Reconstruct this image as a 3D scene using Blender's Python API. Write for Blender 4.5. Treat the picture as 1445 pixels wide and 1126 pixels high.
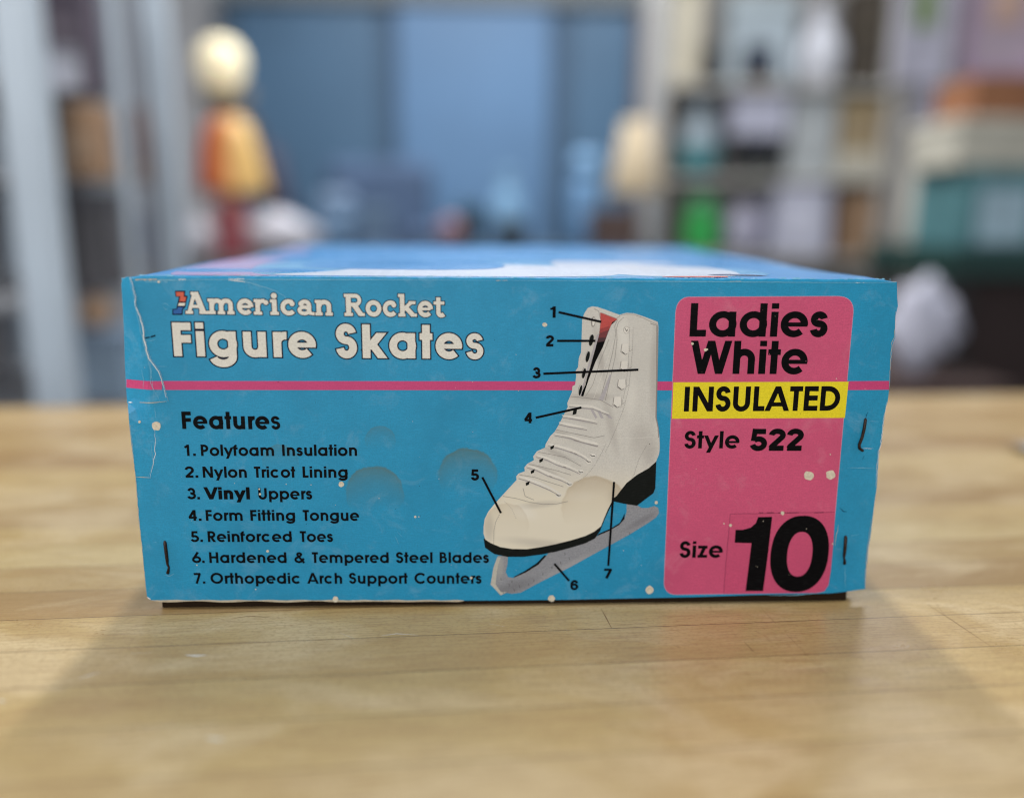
import bpy, bmesh, math, random
from math import pi, sin, cos, radians
from mathutils import Vector, Matrix, Euler
from mathutils.geometry import delaunay_2d_cdt

random.seed(7)
for o in list(bpy.data.objects):
    bpy.data.objects.remove(o)
SC = bpy.context.scene
COL = SC.collection

# ------------------------------------------------------------------ camera
CAM = Vector((-0.01680, -0.37475, 0.18203))
RIGHT = Vector((0.999205803, -0.0390940786, 0.00770814210)).normalized()
FWD = Vector((0.0398400223, 0.976615650, -0.211269128)).normalized()
UP = RIGHT.cross(FWD).normalized()
FPX, PW, PH = 1200.0, 1445.0, 1126.0
cd = bpy.data.cameras.new('camera')
cam = bpy.data.objects.new('camera', cd)
COL.objects.link(cam)
cam.matrix_world = Matrix(((RIGHT.x, UP.x, -FWD.x, CAM.x), (RIGHT.y, UP.y, -FWD.y, CAM.y),
                           (RIGHT.z, UP.z, -FWD.z, CAM.z), (0, 0, 0, 1)))
cd.sensor_fit = 'HORIZONTAL'
cd.sensor_width = 36.0
cd.lens = 36.0 * FPX / PW
cd.clip_start = 0.01
cd.clip_end = 100
cd.dof.use_dof = True
cd.dof.focus_distance = 0.3865
cd.dof.aperture_fstop = (cd.lens / 1000) / 0.0180
SC.camera = cam
SC.cycles.filter_width = 1.15

# ------------------------------------------------------------------ light
W = bpy.data.worlds.new('World')
SC.world = W
W.use_nodes = True
W.node_tree.nodes['Background'].inputs[0].default_value = (0.80, 0.90, 1.0, 1)
W.node_tree.nodes['Background'].inputs[1].default_value = 0.32


def area(name, loc, size, power, col, target=None):
    l = bpy.data.lights.new(name, 'AREA')
    l.shape = 'RECTANGLE'
    l.size, l.size_y = size
    l.energy = power
    l.color = col
    o = bpy.data.objects.new(name, l)
    COL.objects.link(o)
    o.location = loc
    if target is not None:
        o.rotation_euler = (Vector(target) - Vector(loc)).to_track_quat('-Z', 'Y').to_euler()
    return o


area('ceiling_tube_light', (0.0, 1.55, 2.0), (0.10, 1.5), 38, (1.0, 0.97, 0.92))
area('shop_ceiling_light', (0.4, 3.0, 1.9), (3.0, 0.5), 62, (0.96, 0.98, 1.0))
area('left_fill_light', (-1.30, -0.12, 0.95), (0.3, 1.0), 12, (0.98, 0.99, 1.0), (0, 0.0, 0.05))  # added side fill that brightens the bent left flap, no real fixture
area('right_fill_light', (1.30, -0.12, 0.95), (0.3, 1.0), 7, (1.0, 0.98, 0.95), (0, 0.0, 0.05))  # added side fill for the right margin of the box, no real fixture
area('front_fill_light', (-0.5, -2.3, 0.75), (1.8, 1.0), 26, (1.0, 0.99, 0.97), (0, 0, 0.08))  # added fill behind the camera to lift the front panel, no real window
SC.view_settings.view_transform = 'Standard'
SC.view_settings.look = 'None'
SC.view_settings.gamma = 1
SC.view_settings.exposure = 0.0


# ------------------------------------------------------------------ helpers
def ray(px, py):
    return FWD + RIGHT * ((px - PW / 2) / FPX) + UP * ((PH / 2 - py) / FPX)


def at(px, py, Y):                       # a point of the upright plane y = Y
    d = ray(px, py)
    return CAM + d * ((Y - CAM.y) / d.y)


def pan(px, py):                         # the box's front panel: (x, z)
    p = at(px, py, 0.0)
    return (p.x, p.z)


def flat(px, py, z):                     # a point of the level plane at height z
    d = ray(px, py)
    return CAM + d * ((z - CAM.z) / d.z)


def lin(r, g, b, k=1.0):
    f = lambda c: (c / 12.92 if c <= .04045 else ((c + .055) / 1.055) ** 2.4)
    return tuple(f(c / 255.0) * k for c in (r, g, b)) + (1.0,)


def new_mat(name):
    m = bpy.data.materials.new(name)
    m.use_nodes = True
    nt = m.node_tree
    return m, nt, nt.nodes['Principled BSDF'], nt.nodes, nt.links


def plain(name, col, rough=0.5, var=0.12, scale=14, metal=0.0, emit=0, spec=0.5):
    m, nt, b, N, L = new_mat(name)
    tc = N.new('ShaderNodeTexCoord')
    n = N.new('ShaderNodeTexNoise')
    n.inputs['Scale'].default_value = scale
    n.inputs['Detail'].default_value = 5
    L.new(tc.outputs['Object'], n.inputs['Vector'])
    r = N.new('ShaderNodeValToRGB')
    r.color_ramp.elements[0].position = 0.3
    r.color_ramp.elements[1].position = 0.7
    r.color_ramp.elements[0].color = tuple(c * (1 - var) for c in col[:3]) + (1,)
    r.color_ramp.elements[1].color = tuple(min(1, c * (1 + var)) for c in col[:3]) + (1,)
    L.new(n.outputs['Fac'], r.inputs['Fac'])
    L.new(r.outputs['Color'], b.inputs['Base Color'])
    b.inputs['Roughness'].default_value = rough
    b.inputs['Metallic'].default_value = metal
    b.inputs['Specular IOR Level'].default_value = spec
    if emit:
        L.new(r.outputs['Color'], b.inputs['Emission Color'])
        b.inputs['Emission Strength'].default_value = emit
    return m


def mesh_obj(name, verts, faces, mats, fmat=None, parent=None, smooth=False):
    me = bpy.data.meshes.new(name)
    me.from_pydata([tuple(v) for v in verts], [], faces)
    for m in (mats if isinstance(mats, (list, tuple)) else [mats]):
        me.materials.append(m)
    if fmat:
        me.polygons.foreach_set('material_index', fmat)
    if smooth:
        me.polygons.foreach_set('use_smooth', [True] * len(me.polygons))
    me.update()
    o = bpy.data.objects.new(name, me)
    COL.objects.link(o)
    if parent is not None:
        o.parent = parent
        o.matrix_parent_inverse = Matrix.Translation(-parent.matrix_basis.translation) if parent.parent is None else Matrix.Identity(4)
        o.matrix_parent_inverse = world_of(parent).inverted()
    return o


def world_of(o):
    m = o.matrix_basis.copy()
    if o.parent is not None:
        m = world_of(o.parent) @ o.matrix_parent_inverse @ m
    return m


def tag(o, label=None, cat=None, group=None, kind=None):
    for k, v in (('label', label), ('category', cat), ('group', group), ('kind', kind)):
        if v:
            o[k] = v
    return o


def empty(name, loc, label, cat, group=None):
    o = bpy.data.objects.new(name, None)
    COL.objects.link(o)
    o.location = loc
    o.empty_display_size = 0.05
    return tag(o, label, cat, group)


class MB:
    """collects solids (world coordinates) for one mesh object"""
    def __init__(self):
        self.v, self.f, self.m = [], [], []

    def add(self, v, f, mi=0):
        k = len(self.v)
        self.v += [Vector(p) for p in v]
        self.f += [[i + k for i in q] for q in f]
        self.m += [mi] * len(f)
        return self

    def box(self, x0, x1, y0, y1, z0, z1, mi=0, bev=0.0, rot=0.0):
        bm = bmesh.new()
        bmesh.ops.create_cube(bm, size=1)
        for v in bm.verts:
            v.co = Vector((v.co.x * (x1 - x0), v.co.y * (y1 - y0), v.co.z * (z1 - z0)))
        if bev:
            bmesh.ops.bevel(bm, geom=list(bm.edges), offset=bev, segments=2, affect='EDGES', profile=0.5)
        c = Vector(((x0 + x1) / 2, (y0 + y1) / 2, (z0 + z1) / 2))
        R = Matrix.Rotation(rot, 3, 'Z')
        bm.verts.index_update()
        vs = [R @ v.co + c for v in bm.verts]
        fs = [[v.index for v in f.verts] for f in bm.faces]
        bm.free()
        return self.add(vs, fs, mi)

    def lathe(self, c, prof, n=32, mi=0, wob=0.0, caps=True):
        c = Vector(c)
        k, vs, fs = len(prof), [], []
        for i in range(n):
            a = 2 * pi * i / n
            for j, (r, z) in enumerate(prof):
                q = r * (1 + wob * sin(3 * a + j))
                vs.append(c + Vector((q * cos(a), q * sin(a), z)))
        for i in range(n):
            i2 = (i + 1) % n
            for j in range(k - 1):
                fs.append([i * k + j, i2 * k + j, i2 * k + j + 1, i * k + j + 1])
        if caps:
            fs.append([i * k for i in range(n)][::-1])
            fs.append([i * k + k - 1 for i in range(n)])
        return self.add(vs, fs, mi)

    def tube(self, pts, r, n=10, mi=0):
        pts = [Vector(p) for p in pts]
        vs, fs = [], []
        for i, p in enumerate(pts):
            t = (pts[min(i + 1, len(pts) - 1)] - pts[max(i - 1, 0)]).normalized()
            a = t.orthogonal().normalized() if i == 0 else (a - t * a.dot(t)).normalized()
            b = t.cross(a)
            rr = r[i] if isinstance(r, (list, tuple)) else r
            for k in range(n):
                th = 2 * pi * k / n
                vs.append(p + a * (rr * cos(th)) + b * (rr * sin(th)))
        for i in range(len(pts) - 1):
            for k in range(n):
                k2 = (k + 1) % n
                fs.append([i * n + k, i * n + k2, (i + 1) * n + k2, (i + 1) * n + k])
        fs.append(list(range(n))[::-1])
        fs.append([(len(pts) - 1) * n + k for k in range(n)])
        return self.add(vs, fs, mi)

    def blob(self, c, r, seed=0, amp=0.18, mi=0, sub=3):
        bm = bmesh.new()
        bmesh.ops.create_icosphere(bm, subdivisions=sub, radius=1)
        rnd = random.Random(seed)
        ph = [rnd.uniform(0, 6.28) for _ in range(6)]
        c = Vector(c)
        zmin = -0.86
        vs = []
        bm.verts.index_update()
        for v in bm.verts:
            d = v.co.normalized()
            k = 1 + amp * (sin(3 * d.x + ph[0]) * sin(4 * d.y + ph[1]) + .6 * sin(7 * d.z + 5 * d.x + ph[2]) + .35 * sin(13 * d.y + 9 * d.z + ph[3]))
            q = Vector((d.x * r[0], d.y * r[1], max(d.z, zmin) * r[2])) * k
            q.z = max(q.z, zmin * r[2])
            vs.append(c + q)
        fs = [[v.index for v in f.verts] for f in bm.faces]
        bm.free()
        return self.add(vs, fs, mi)

    def build(self, name, mats, parent=None, smooth=False):
        return mesh_obj(name, self.v, self.f, mats, self.m, parent, smooth)


# ------------------------------------------------------------------ table
TROT = radians(3.3)
table = empty('work_table', (0, 0, -0.9), 'blond butcher block table top under the blue skate box', 'table')
m, nt, b, N, L = new_mat('maple_butcher_block')
tc = N.new('ShaderNodeTexCoord')
mp = N.new('ShaderNodeMapping')
mp.inputs['Rotation'].default_value = (0, 0, -TROT)
mp.inputs['Location'].default_value = (1.45, 0.0255 + 0.30, 0)
L.new(tc.outputs['Object'], mp.inputs['Vector'])
br = N.new('ShaderNodeTexBrick')
br.offset = 0.37
br.offset_frequency = 3
br.squash = 1
br.inputs['Scale'].default_value = 1
br.inputs['Brick Width'].default_value = 3.4
br.inputs['Row Height'].default_value = 0.030
br.inputs['Mortar Size'].default_value = 0.00030
br.inputs['Mortar Smooth'].default_value = 0.6
br.inputs['Color1'].default_value = (0, 0, 0, 1)
br.inputs['Color2'].default_value = (1, 1, 1, 1)
br.inputs['Mortar'].default_value = (0.5, 0.5, 0.5, 1)
L.new(mp.outputs['Vector'], br.inputs['Vector'])


def noise(scale_vec, scale, detail=6, rough=0.6, src=None, dist=0.0):
    q = N.new('ShaderNodeMapping')
    q.inputs['Scale'].default_value = scale_vec
    L.new((src or mp.outputs['Vector']), q.inputs['Vector'])
    n = N.new('ShaderNodeTexNoise')
    n.inputs['Scale'].default_value = scale
    n.inputs['Detail'].default_value = detail
    n.inputs['Roughness'].default_value = rough
    n.inputs['Distortion'].default_value = dist
    L.new(q.outputs['Vector'], n.inputs['Vector'])
    return n


def ramp(fac, stops):
    r = N.new('ShaderNodeValToRGB')
    e = r.color_ramp.elements
    e[0].position, e[0].color = stops[0]
    e[1].position, e[1].color = stops[-1]
    for p, c in stops[1:-1]:
        x = e.new(p)
        x.color = c
    L.new(fac, r.inputs['Fac'])
    return r


def mix(a, c, fac, mode='MIX'):
    x = N.new('ShaderNodeMix')
    x.data_type = 'RGBA'
    x.blend_type = mode
    for sock, val in ((x.inputs[0], fac), (x.inputs[6], a), (x.inputs[7], c)):
        if hasattr(val, 'is_output'):
            L.new(val, sock)
        else:
            sock.default_value = val
    return x.outputs[2]


plank = ramp(br.outputs['Color'], [(0.0, lin(158, 126, 82)), (0.35, lin(198, 172, 118)), (0.65, lin(174, 143, 94)), (1.0, lin(206, 184, 132))])
grain = noise((2.2, 60, 1), 6, 7, 0.65, dist=0.4)
fine = noise((9, 240, 1), 5, 4, 0.6)
blotch = noise((3, 7, 1), 3.2, 4, 0.6, dist=0.8)
curl = noise((90, 160, 1), 5, 3, 0.6)
c1 = mix(plank.outputs['Color'], lin(170, 136, 94), ramp(grain.outputs['Fac'], [(0.48, (0, 0, 0, 1)), (0.70, (.5, .5, .5, 1))]).outputs['Color'])
c2 = mix(c1, lin(218, 196, 156), ramp(blotch.outputs['Fac'], [(0.46, (0, 0, 0, 1)), (0.64, (.6, .6, .6, 1))]).outputs['Color'])
c2 = mix(c2, lin(172, 140, 94), ramp(blotch.outputs['Fac'], [(0.30, (.6, .6, .6, 1)), (0.46, (0, 0, 0, 1))]).outputs['Color'])
c3 = mix(c2, lin(150, 118, 76), ramp(fine.outputs['Fac'], [(0.48, (0, 0, 0, 1)), (0.66, (.6, .6, .6, 1))]).outputs['Color'])
c3 = mix(c3, lin(150, 118, 76), ramp(curl.outputs['Fac'], [(0.5, (0, 0, 0, 1)), (0.64, (.4, .4, .4, 1))]).outputs['Color'])
c4 = mix(c3, lin(80, 56, 32), ramp(br.outputs['Fac'], [(0.0, (0, 0, 0, 1)), (1.0, (.85, .85, .85, 1))]).outputs['Color'])
L.new(c4, b.inputs['Base Color'])
smear = noise((5, 9, 1), 4, 6, 0.7)
L.new(ramp(smear.outputs['Fac'], [(0.3, (.25, .25, .25, 1)), (0.7, (.44, .44, .44, 1))]).outputs['Color'], b.inputs['Roughness'])
b.inputs['Specular IOR Level'].default_value = 0.6
bp = N.new('ShaderNodeBump')
bp.inputs['Strength'].default_value = 0.10
bp.inputs['Distance'].default_value = 0.0006
L.new(mix(grain.outputs['Fac'], (0, 0, 0, 1), br.outputs['Fac']), bp.inputs['Height'])
L.new(bp.outputs['Normal'], b.inputs['Normal'])
M_WOOD = m
M_SCUFF = plain('pale_scuff', lin(214, 208, 196), 0.6)
M_PENCIL = plain('dark_scratch', lin(128, 98, 66), 0.6)


def trot(u, v, z):
    return Vector((u * cos(TROT) - v * sin(TROT), u * sin(TROT) + v * cos(TROT), z))


top = MB()
TX0, TX1, TY0, TY1 = -0.95, 1.05, -0.62, 0.460
top.box(TX0, TX1, TY0, TY1, -0.045, 0, 0, 0.002)
top.v = [trot(p.x, p.y, p.z) for p in top.v]


def scuff(pts, w, mi, z=0.00008):
    P = [flat(x, y, 0) for x, y in pts]
    for i in range(len(P) - 1):
        d = (P[i + 1] - P[i]).normalized()
        n = Vector((-d.y, d.x, 0))
        k0 = .25 if i == 0 else 1
        k1 = .25 if i == len(P) - 2 else 1
        top.add([P[i] + n * w * k0 + Vector((0, 0, z)), P[i] - n * w * k0 + Vector((0, 0, z)),
                 P[i + 1] - n * w * k1 + Vector((0, 0, z)), P[i + 1] + n * w * k1 + Vector((0, 0, z))], [[0, 1, 2, 3]], mi)


scuff([(262, 924), (272, 925), (281, 925), (292, 924)], 0.0007, 1)
scuff([(110, 958), (126, 953), (141, 948)], 0.0003, 1)
scuff([(185, 922), (215, 921)], 0.0003, 1)
scuff([(290, 1040), (305, 1043), (318, 1042)], 0.0007, 1)
scuff([(480, 893), (500, 901)], 0.0003, 1)
scuff([(690, 880), (712, 884)], 0.0002, 1)
scuff([(1050, 905), (1062, 918), (1066, 921)], 0.00018, 2)
scuff([(330, 872), (352, 869), (380, 871)], 0.0002, 2)
scuff([(560, 870), (575, 876)], 0.0002, 2)
scuff([(0, 988), (6, 990)], 0.0015, 1)
scuff([(538, 897), (560, 894), (590, 896)], 0.0003, 1)
scuff([(1306, 851), (1345, 876), (1400, 913)], 0.00016, 2)
scuff([(1110, 895), (1140, 925)], 0.00016, 2)
scuff([(1140, 925), (1180, 965)], 0.00016, 2)
scuff([(1074, 858), (1095, 880)], 0.00022, 2)
scuff([(848, 858.5), (855, 871), (863, 886)], 0.00026, 2)
scuff([(950, 910), (960, 913)], 0.0003, 2)
scuff([(1320, 850), (1333, 868)], 0.00018, 2)
ttop = top.build('table_top', [M_WOOD, M_SCUFF, M_PENCIL], table)
M_LEGWOOD = plain('leg_wood', lin(150, 116, 76), 0.5)
for sx in (TX0 + .06, TX1 - .14):
    for sy in (TY0 + .05, TY1 - .13):
        lg = MB().box(sx, sx + .08, sy, sy + .08, -0.9, -0.045, 0, .004)
        lg.v = [trot(p.x, p.y, p.z) for p in lg.v]
        lg.build('leg', M_LEGWOOD, table)

# ------------------------------------------------------------------ lettering
GW, GO, PR = [118.0], [0.0], [None]
CAPH, XH, DSC = 740.0, 556.0, -185.0


def S(pts, w=None, closed=False, ext=True):
    """one pen stroke of the current glyph, grown by the outline GO"""
    o = GO[0]
    hw = (GW[0] if w is None else w) / 2 + o
    P = [Vector((float(x), float(y))) for x, y in pts]
    if o and ext and not closed:
        P[0] = P[0] + (P[0] - P[1]).normalized() * o
        P[-1] = P[-1] + (P[-1] - P[-2]).normalized() * o
    n = len(P)
    segs = n if closed else n - 1
    nor = []
    for i in range(segs):
        d = (P[(i + 1) % n] - P[i]).normalized()
        nor.append(Vector((-d.y, d.x)))
    off = []
    for i in range(n):
        if closed:
            a, c = nor[i - 1], nor[i]
        else:
            a, c = nor[max(i - 1, 0)], nor[min(i, segs - 1)]
        mm = (a + c)
        mm = mm.normalized() if mm.length > 1e-6 else a
        off.append(mm * (hw / max(0.35, mm.dot(a))))
    for i in range(segs):
        j = (i + 1) % n
        q = [P[i] + off[i], P[i] - off[i], P[j] - off[j], P[j] + off[j]]
        d = P[j] - P[i]
        if (q[3] - q[0]).dot(d) <= 0 or (q[2] - q[1]).dot(d) <= 0:     # pen wider than the bend: square piece and round joint
            q = [P[i] + nor[i] * hw, P[i] - nor[i] * hw, P[j] - nor[i] * hw, P[j] + nor[i] * hw]
            for k in (i, j):
                if closed or 0 < k < n - 1:
                    PR[0].append([P[k] + Vector((cos(t), sin(t))) * hw for t in (2 * pi * m_ / 16 for m_ in range(16))])
        PR[0].append(q)


def B(x0, y0, x1, y1):
    """an upright bar given by its corners"""
    S([((x0 + x1) / 2, y0), ((x0 + x1) / 2, y1)], w=x1 - x0)


def arc(cx, cy, rx, ry, a0, a1, n=None):
    n = n or max(4, int(abs(a1 - a0) / 12))
    return [(cx + rx * cos(radians(a0 + (a1 - a0) * i / n)), cy + ry * sin(radians(a0 + (a1 - a0) * i / n))) for i in range(n + 1)]


def D(x0, y0, x1, y1, w=None):
    """a slanting stroke cut level at both ends"""
    o = GO[0]
    hw = (GW[0] if w is None else w) / 2 + o
    k = (x1 - x0) / (y1 - y0)
    sg = 1 if y1 > y0 else -1
    hx = hw * math.hypot(x1 - x0, y1 - y0) / abs(y1 - y0)
    x0, y0, x1, y1 = x0 - k * o * sg, y0 - o * sg, x1 + k * o * sg, y1 + o * sg
    PR[0].append([Vector((x0 - hx, y0)), Vector((x0 + hx, y0)), Vector((x1 + hx, y1)), Vector((x1 - hx, y1))])


def ring(cx, cy, rx, ry, w=None, n=32):
    if w is not None and w / 2 + GO[0] >= min(rx, ry) - 6 and w / 2 >= min(rx, ry) - 3:
        r_ = rx + w / 2 + GO[0]                       # a solid disc
        PR[0].append([Vector((cx + r_ * cos(2 * pi * k / n), cy + r_ * sin(2 * pi * k / n))) for k in range(n)])
        return
    S(arc(cx, cy, rx, ry, 0, 360, n)[:-1], w, closed=True)


ADV = dict(zip('abcdefghiklmnopqrstuvwxyz', (660, 660, 640, 660, 640, 280, 660, 600, 240, 580, 240, 940, 600, 640, 660, 660, 320, 440, 300, 600, 560, 800, 560, 580, 460)))
ADV.update(dict(zip('ABCDEFHILNOPRSTUVW', (740, 580, 780, 700, 520, 480, 680, 280, 440, 740, 840, 560, 580, 520, 420, 640, 700, 900))))
ADV.update({' ': 280, '.': 280, '&': 680})
for dgt in '0123456789':
    ADV[dgt] = 560


def glyph(ch):
    w = GW[0]
    h = w / 2
    sb = 62
    A = ADV[ch]
    r = (XH + 22) / 2 - h
    cy = XH / 2
    if ch in 'adgq':
        xs = A - sb - h
        cx = xs - r + (0 if w < 150 else 6)
        cx = 36 + h + r
        rx = max(r * .86, min(r, (xs - cx)))
        ring(cx, cy, r, r)
        xs = max(xs, cx + r - h * .35)
        S([(xs, {'a': 0, 'd': 0, 'g': 20, 'q': DSC}[ch]), (xs, CAPH if ch == 'd' else XH)])
        if ch == 'g':
            S([(xs, 60)] + arc(xs - r, 6, r, (240 if w > 160 else 204) - h, 0, -166))
    elif ch in 'bp':
        xs = sb + h
        cx = xs + r - 4
        ring(cx, cy, r, r)
        S([(xs, 0 if ch == 'b' else DSC), (xs, CAPH if ch == 'b' else XH)])
    elif ch == 'c':
        S(arc(36 + h + r, cy, r, r, 42, 318))
    elif ch == 'e':
        cx = 32 + h + r
        S(arc(cx, cy, r, r, -6, 314, 30))
        S([(cx - r, cy - 4), (cx + r + h * .9, cy - 4)], w=w * .62)
    elif ch == 'f':
        S([(92, 0), (92, 560)] + arc(92 + 130, 560, 130, CAPH - 560 - h + 6, 180, 92, 7))
        S([(0, XH - h * .85), (265, XH - h * .85)], w=w * .85)
    elif ch in 'hn':
        x0, x1 = sb + h, A - sb - h
        R = (x1 - x0) / 2
        S([(x0, 0), (x0, CAPH if ch == 'h' else XH)])
        S(arc(x0 + R, XH + 10 - h - R, R, R, 180, 0) + [(x1, 0)])
    elif ch in 'il':
        x = A / 2
        if ch == 'i':
            S([(x, 0), (x, XH)])
            S([(x, CAPH - w * .78 - GO[0] * .2), (x, CAPH + w * .02)])
        else:
            S([(x, 0), (x, CAPH)])
    elif ch == 'k':
        x = sb + h
        S([(x, 0), (x, CAPH)])
        D(x + 30, 190, A - 105, XH)
        D(A - 88, 0, x + 110, 330)
    elif ch == 'm':
        x0, x2 = sb + h, A - sb - h
        x1 = (x0 + x2) / 2
        R = (x1 - x0) / 2
        S([(x0, 0), (x0, XH)])
        S(arc(x0 + R, XH + 10 - h - R, R, R, 180, 0) + [(x1, 0)])
        S(arc(x1 + R, XH + 10 - h - R, R, R, 180, 0) + [(x2, 0)])
    elif ch == 'o':
        ring(A / 2, cy, r, r)
    elif ch == 'r':
        x0 = sb + h
        S([(x0, 0), (x0, XH)])
        S(arc(x0 + 175, XH + 8 - h - 165, 175, 165, 180, 82))
    elif ch in 'sS':
        H = XH if ch == 's' else CAPH
        if ch == 's':
            w = w * .77 if w > 160 else w
            h = w / 2
        mid = H * .525
        rt = (H + 11 - h - mid) / 2
        rb = (mid + 11 - h) / 2
        rw = A / 2 - 34 - h
        S(arc(A / 2 - 4, mid + rt, rw * .93, rt, 8, 262, 20) + arc(A / 2, mid - rb, rw, rb, 78, -172, 20), w=w)
    elif ch == 't':
        x = A / 2
        S([(x, 0), (x, CAPH)])
        S([(12, XH - h * .85), (A - 12, XH - h * .85)], w=w * .85)
    elif ch == 'u':
        x0, x1 = sb + h, A - sb - h
        R = (x1 - x0) / 2
        S([(x1, 0), (x1, XH)])
        S([(x0, XH)] + arc(x0 + R, R + h - 10, R, R, 180, 360))
    elif ch in 'vVyW' or ch in 'AwNM':
        if ch == 'v':
            D(A / 2, 0, 64, XH); D(A / 2, 0, A - 64, XH)
        elif ch == 'V':
            D(A / 2, 0, 76, CAPH); D(A / 2, 0, A - 76, CAPH)
        elif ch == 'y':
            D(A / 2 + 4, 30, 76, XH); D(188, DSC, A - 76, XH)
        elif ch == 'W':
            D(A * .29, 0, 78, CAPH); D(A * .29, 0, A / 2, CAPH); D(A * .71, 0, A / 2, CAPH); D(A * .71, 0, A - 78, CAPH)
        elif ch == 'A':
            D(78, 0, A / 2, CAPH); D(A - 78, 0, A / 2, CAPH)
            S([(170, 200), (A - 170, 200)], w=w * .8)
        elif ch == 'N':
            x0, x1 = sb + h, A - sb - h
            S([(x0, 0), (x0, CAPH)]); S([(x1, 0), (x1, CAPH)])
            D(x1 - h * .1, 0, x0 + h * .1, CAPH)
    elif ch == 'z':
        S([(36, XH - h), (A - 40, XH - h)], w=w * .9); S([(30, h * .9), (A - 36, h * .9)], w=w * .9)
        D(36 + h * 1.25, 8, A - 44 - h * 1.25, XH - 8)
    elif ch == 'B':
        x = sb + h
        S([(x, 0), (x, CAPH)])
        r1 = (CAPH - 400 + h * .2) / 2 - h * .45
        for y0, y1, xr in ((395, CAPH - h * .95, 470), (h * .95, 395, 530)):
            rr = (y1 - y0) / 2
            S([(x, y1), (xr - rr - h, y1)] + arc(xr - rr - h, (y0 + y1) / 2, rr, rr, 90, -90)[1:] + [(x, y0)], w=w * .92)
    elif ch == 'C':
        R = (CAPH + 24) / 2 - h
        S(arc(42 + h + R, CAPH / 2, R, R, 40, 320, 28))
    elif ch == 'D':
        x = sb + h
        R = CAPH / 2 - h
        S([(x, 0), (x, CAPH)])
        S([(x, CAPH - h), (A - 40 - h - R, CAPH - h)] + arc(A - 40 - h - R, CAPH / 2, R, R, 90, -90)[1:] + [(x, h)])
    elif ch in 'EFL':
        x = sb + h
        S([(x, 0), (x, CAPH)])
        if ch in 'EF':
            S([(x, CAPH - h), (A - 38, CAPH - h)])
            S([(x, CAPH * .52), (A - 48, CAPH * .52)])
        if ch in 'EL':
            S([(x, h), (A - 34, h)])
    elif ch == 'H':
        x0, x1 = sb + h, A - sb - h
        S([(x0, 0), (x0, CAPH)]); S([(x1, 0), (x1, CAPH)]); S([(x0, CAPH * .52), (x1, CAPH * .52)])
    elif ch == 'I':
        S([(A / 2, 0), (A / 2, CAPH)])
    elif ch == 'O':
        R = (CAPH + 24) / 2 - h
        ring(A / 2, CAPH / 2, R, R, n=40)
    elif ch in 'PR':
        x = sb + h
        S([(x, 0), (x, CAPH)])
        y0 = 330 if ch == 'P' else 345
        rr = (CAPH - h - y0) / 2
        S([(x, CAPH - h), (A - 44 - h - rr, CAPH - h)] + arc(A - 44 - h - rr, y0 + rr, rr, rr, 90, -90)[1:] + [(x, y0)])
        if ch == 'R':
            D(A - 40 - h, 0, A * .46, y0)
    elif ch == 'T':
        S([(A / 2, 0), (A / 2, CAPH)]); S([(14, CAPH - h), (A - 14, CAPH - h)])
    elif ch == 'U':
        x0, x1 = sb + h, A - sb - h
        R = (x1 - x0) / 2
        S([(x0, CAPH), (x0, R + h - 12)] + arc(x0 + R, R + h - 12, R, R, 180, 360)[1:] + [(x1, CAPH)])
    elif ch == '.':
        S([(A / 2, 0), (A / 2, w * 1.06)], w=w * 1.06)
    elif ch == '&':
        S([(640, 0), (215, 520)] + arc(320, 585, 128, 155 - h, 200, -20, 12) + [(400, 500)] + arc(285, 225, 235, 225 - h + 10, 118, 300, 14) + [(520, 140), (620, 320)])
    elif ch == '1':
        x = 330
        S([(x, 0), (x, CAPH)]); S([(x + h * .2, CAPH - h * .9), (130, CAPH - 190)], w=w * .95)
    elif ch == '2':
        S(arc(285, CAPH - 215 - h + 50, 190, 178, 172, -28, 14) + [(110, h)])
        S([(50, h), (500, h)])
    elif ch == '3':
        S(arc(275, CAPH - 165 - h * .9, 160, 172, 165, -88, 14)); S(arc(275, 215 + h * .2, 198, 215 - h + 12, 92, -165, 15)); S([(215, 402), (290, 402)])
    elif ch == '4':
        S([(385, 0), (385, CAPH)]); S([(50, 215), (510, 215)], w=w * .95); S([(375, CAPH - 30), (85, 215)])
    elif ch == '5':
        S([(140, CAPH - h), (470, CAPH - h)]); S([(175, CAPH), (140, 340)], w=w * .95)
        S(arc(268, 232, 202, 232 - h + 10, 140, -160, 18))
    elif ch == '6':
        ring(280, 235, 215, 224 - h + 14); S([(390, CAPH), (100, 310)])
    elif ch == '7':
        S([(55, CAPH - h), (490, CAPH - h)]); S([(455, CAPH - h * .6), (205, 0)])


# heavy grotesque figures (call-outs and style number)
def figure(ch):
    w = GW[0]
    h = w / 2
    if ch == '1':
        S([(330, 0), (330, CAPH)]); S([(330, CAPH - 165), (110, CAPH - 165)], w=110); S([(330, CAPH - 60), (180, CAPH - 160)], w=110)
    elif ch == '6':
        ring(280, 235, 190, 245 - h + 10)
        S(arc(288, 400, 198, 350 - h, 190, 25, 14))
        S([(92, 260), (92, 420)])
    elif ch == '2':
        S(arc(282, CAPH - 215, 178, 215 - h + 10, 178, -30, 14) + [(140, 150), (110, h)]); S([(48, h), (510, h)])
    elif ch == '5':
        S([(120, CAPH - h), (490, CAPH - h)]); S([(150, CAPH), (112, 330)], w=w * .9); S(arc(275, 240, 185, 240 - h + 10, 135, -168, 18))
    else:
        glyph(ch)


# bold slab serif letters (maker's name)
SLAB = dict(A=760, m=960, e=580, r=520, i=360, c=560, a=620, n=680, R=760, o=620, k=690, t=440)
SLAB[' '] = 300


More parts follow.
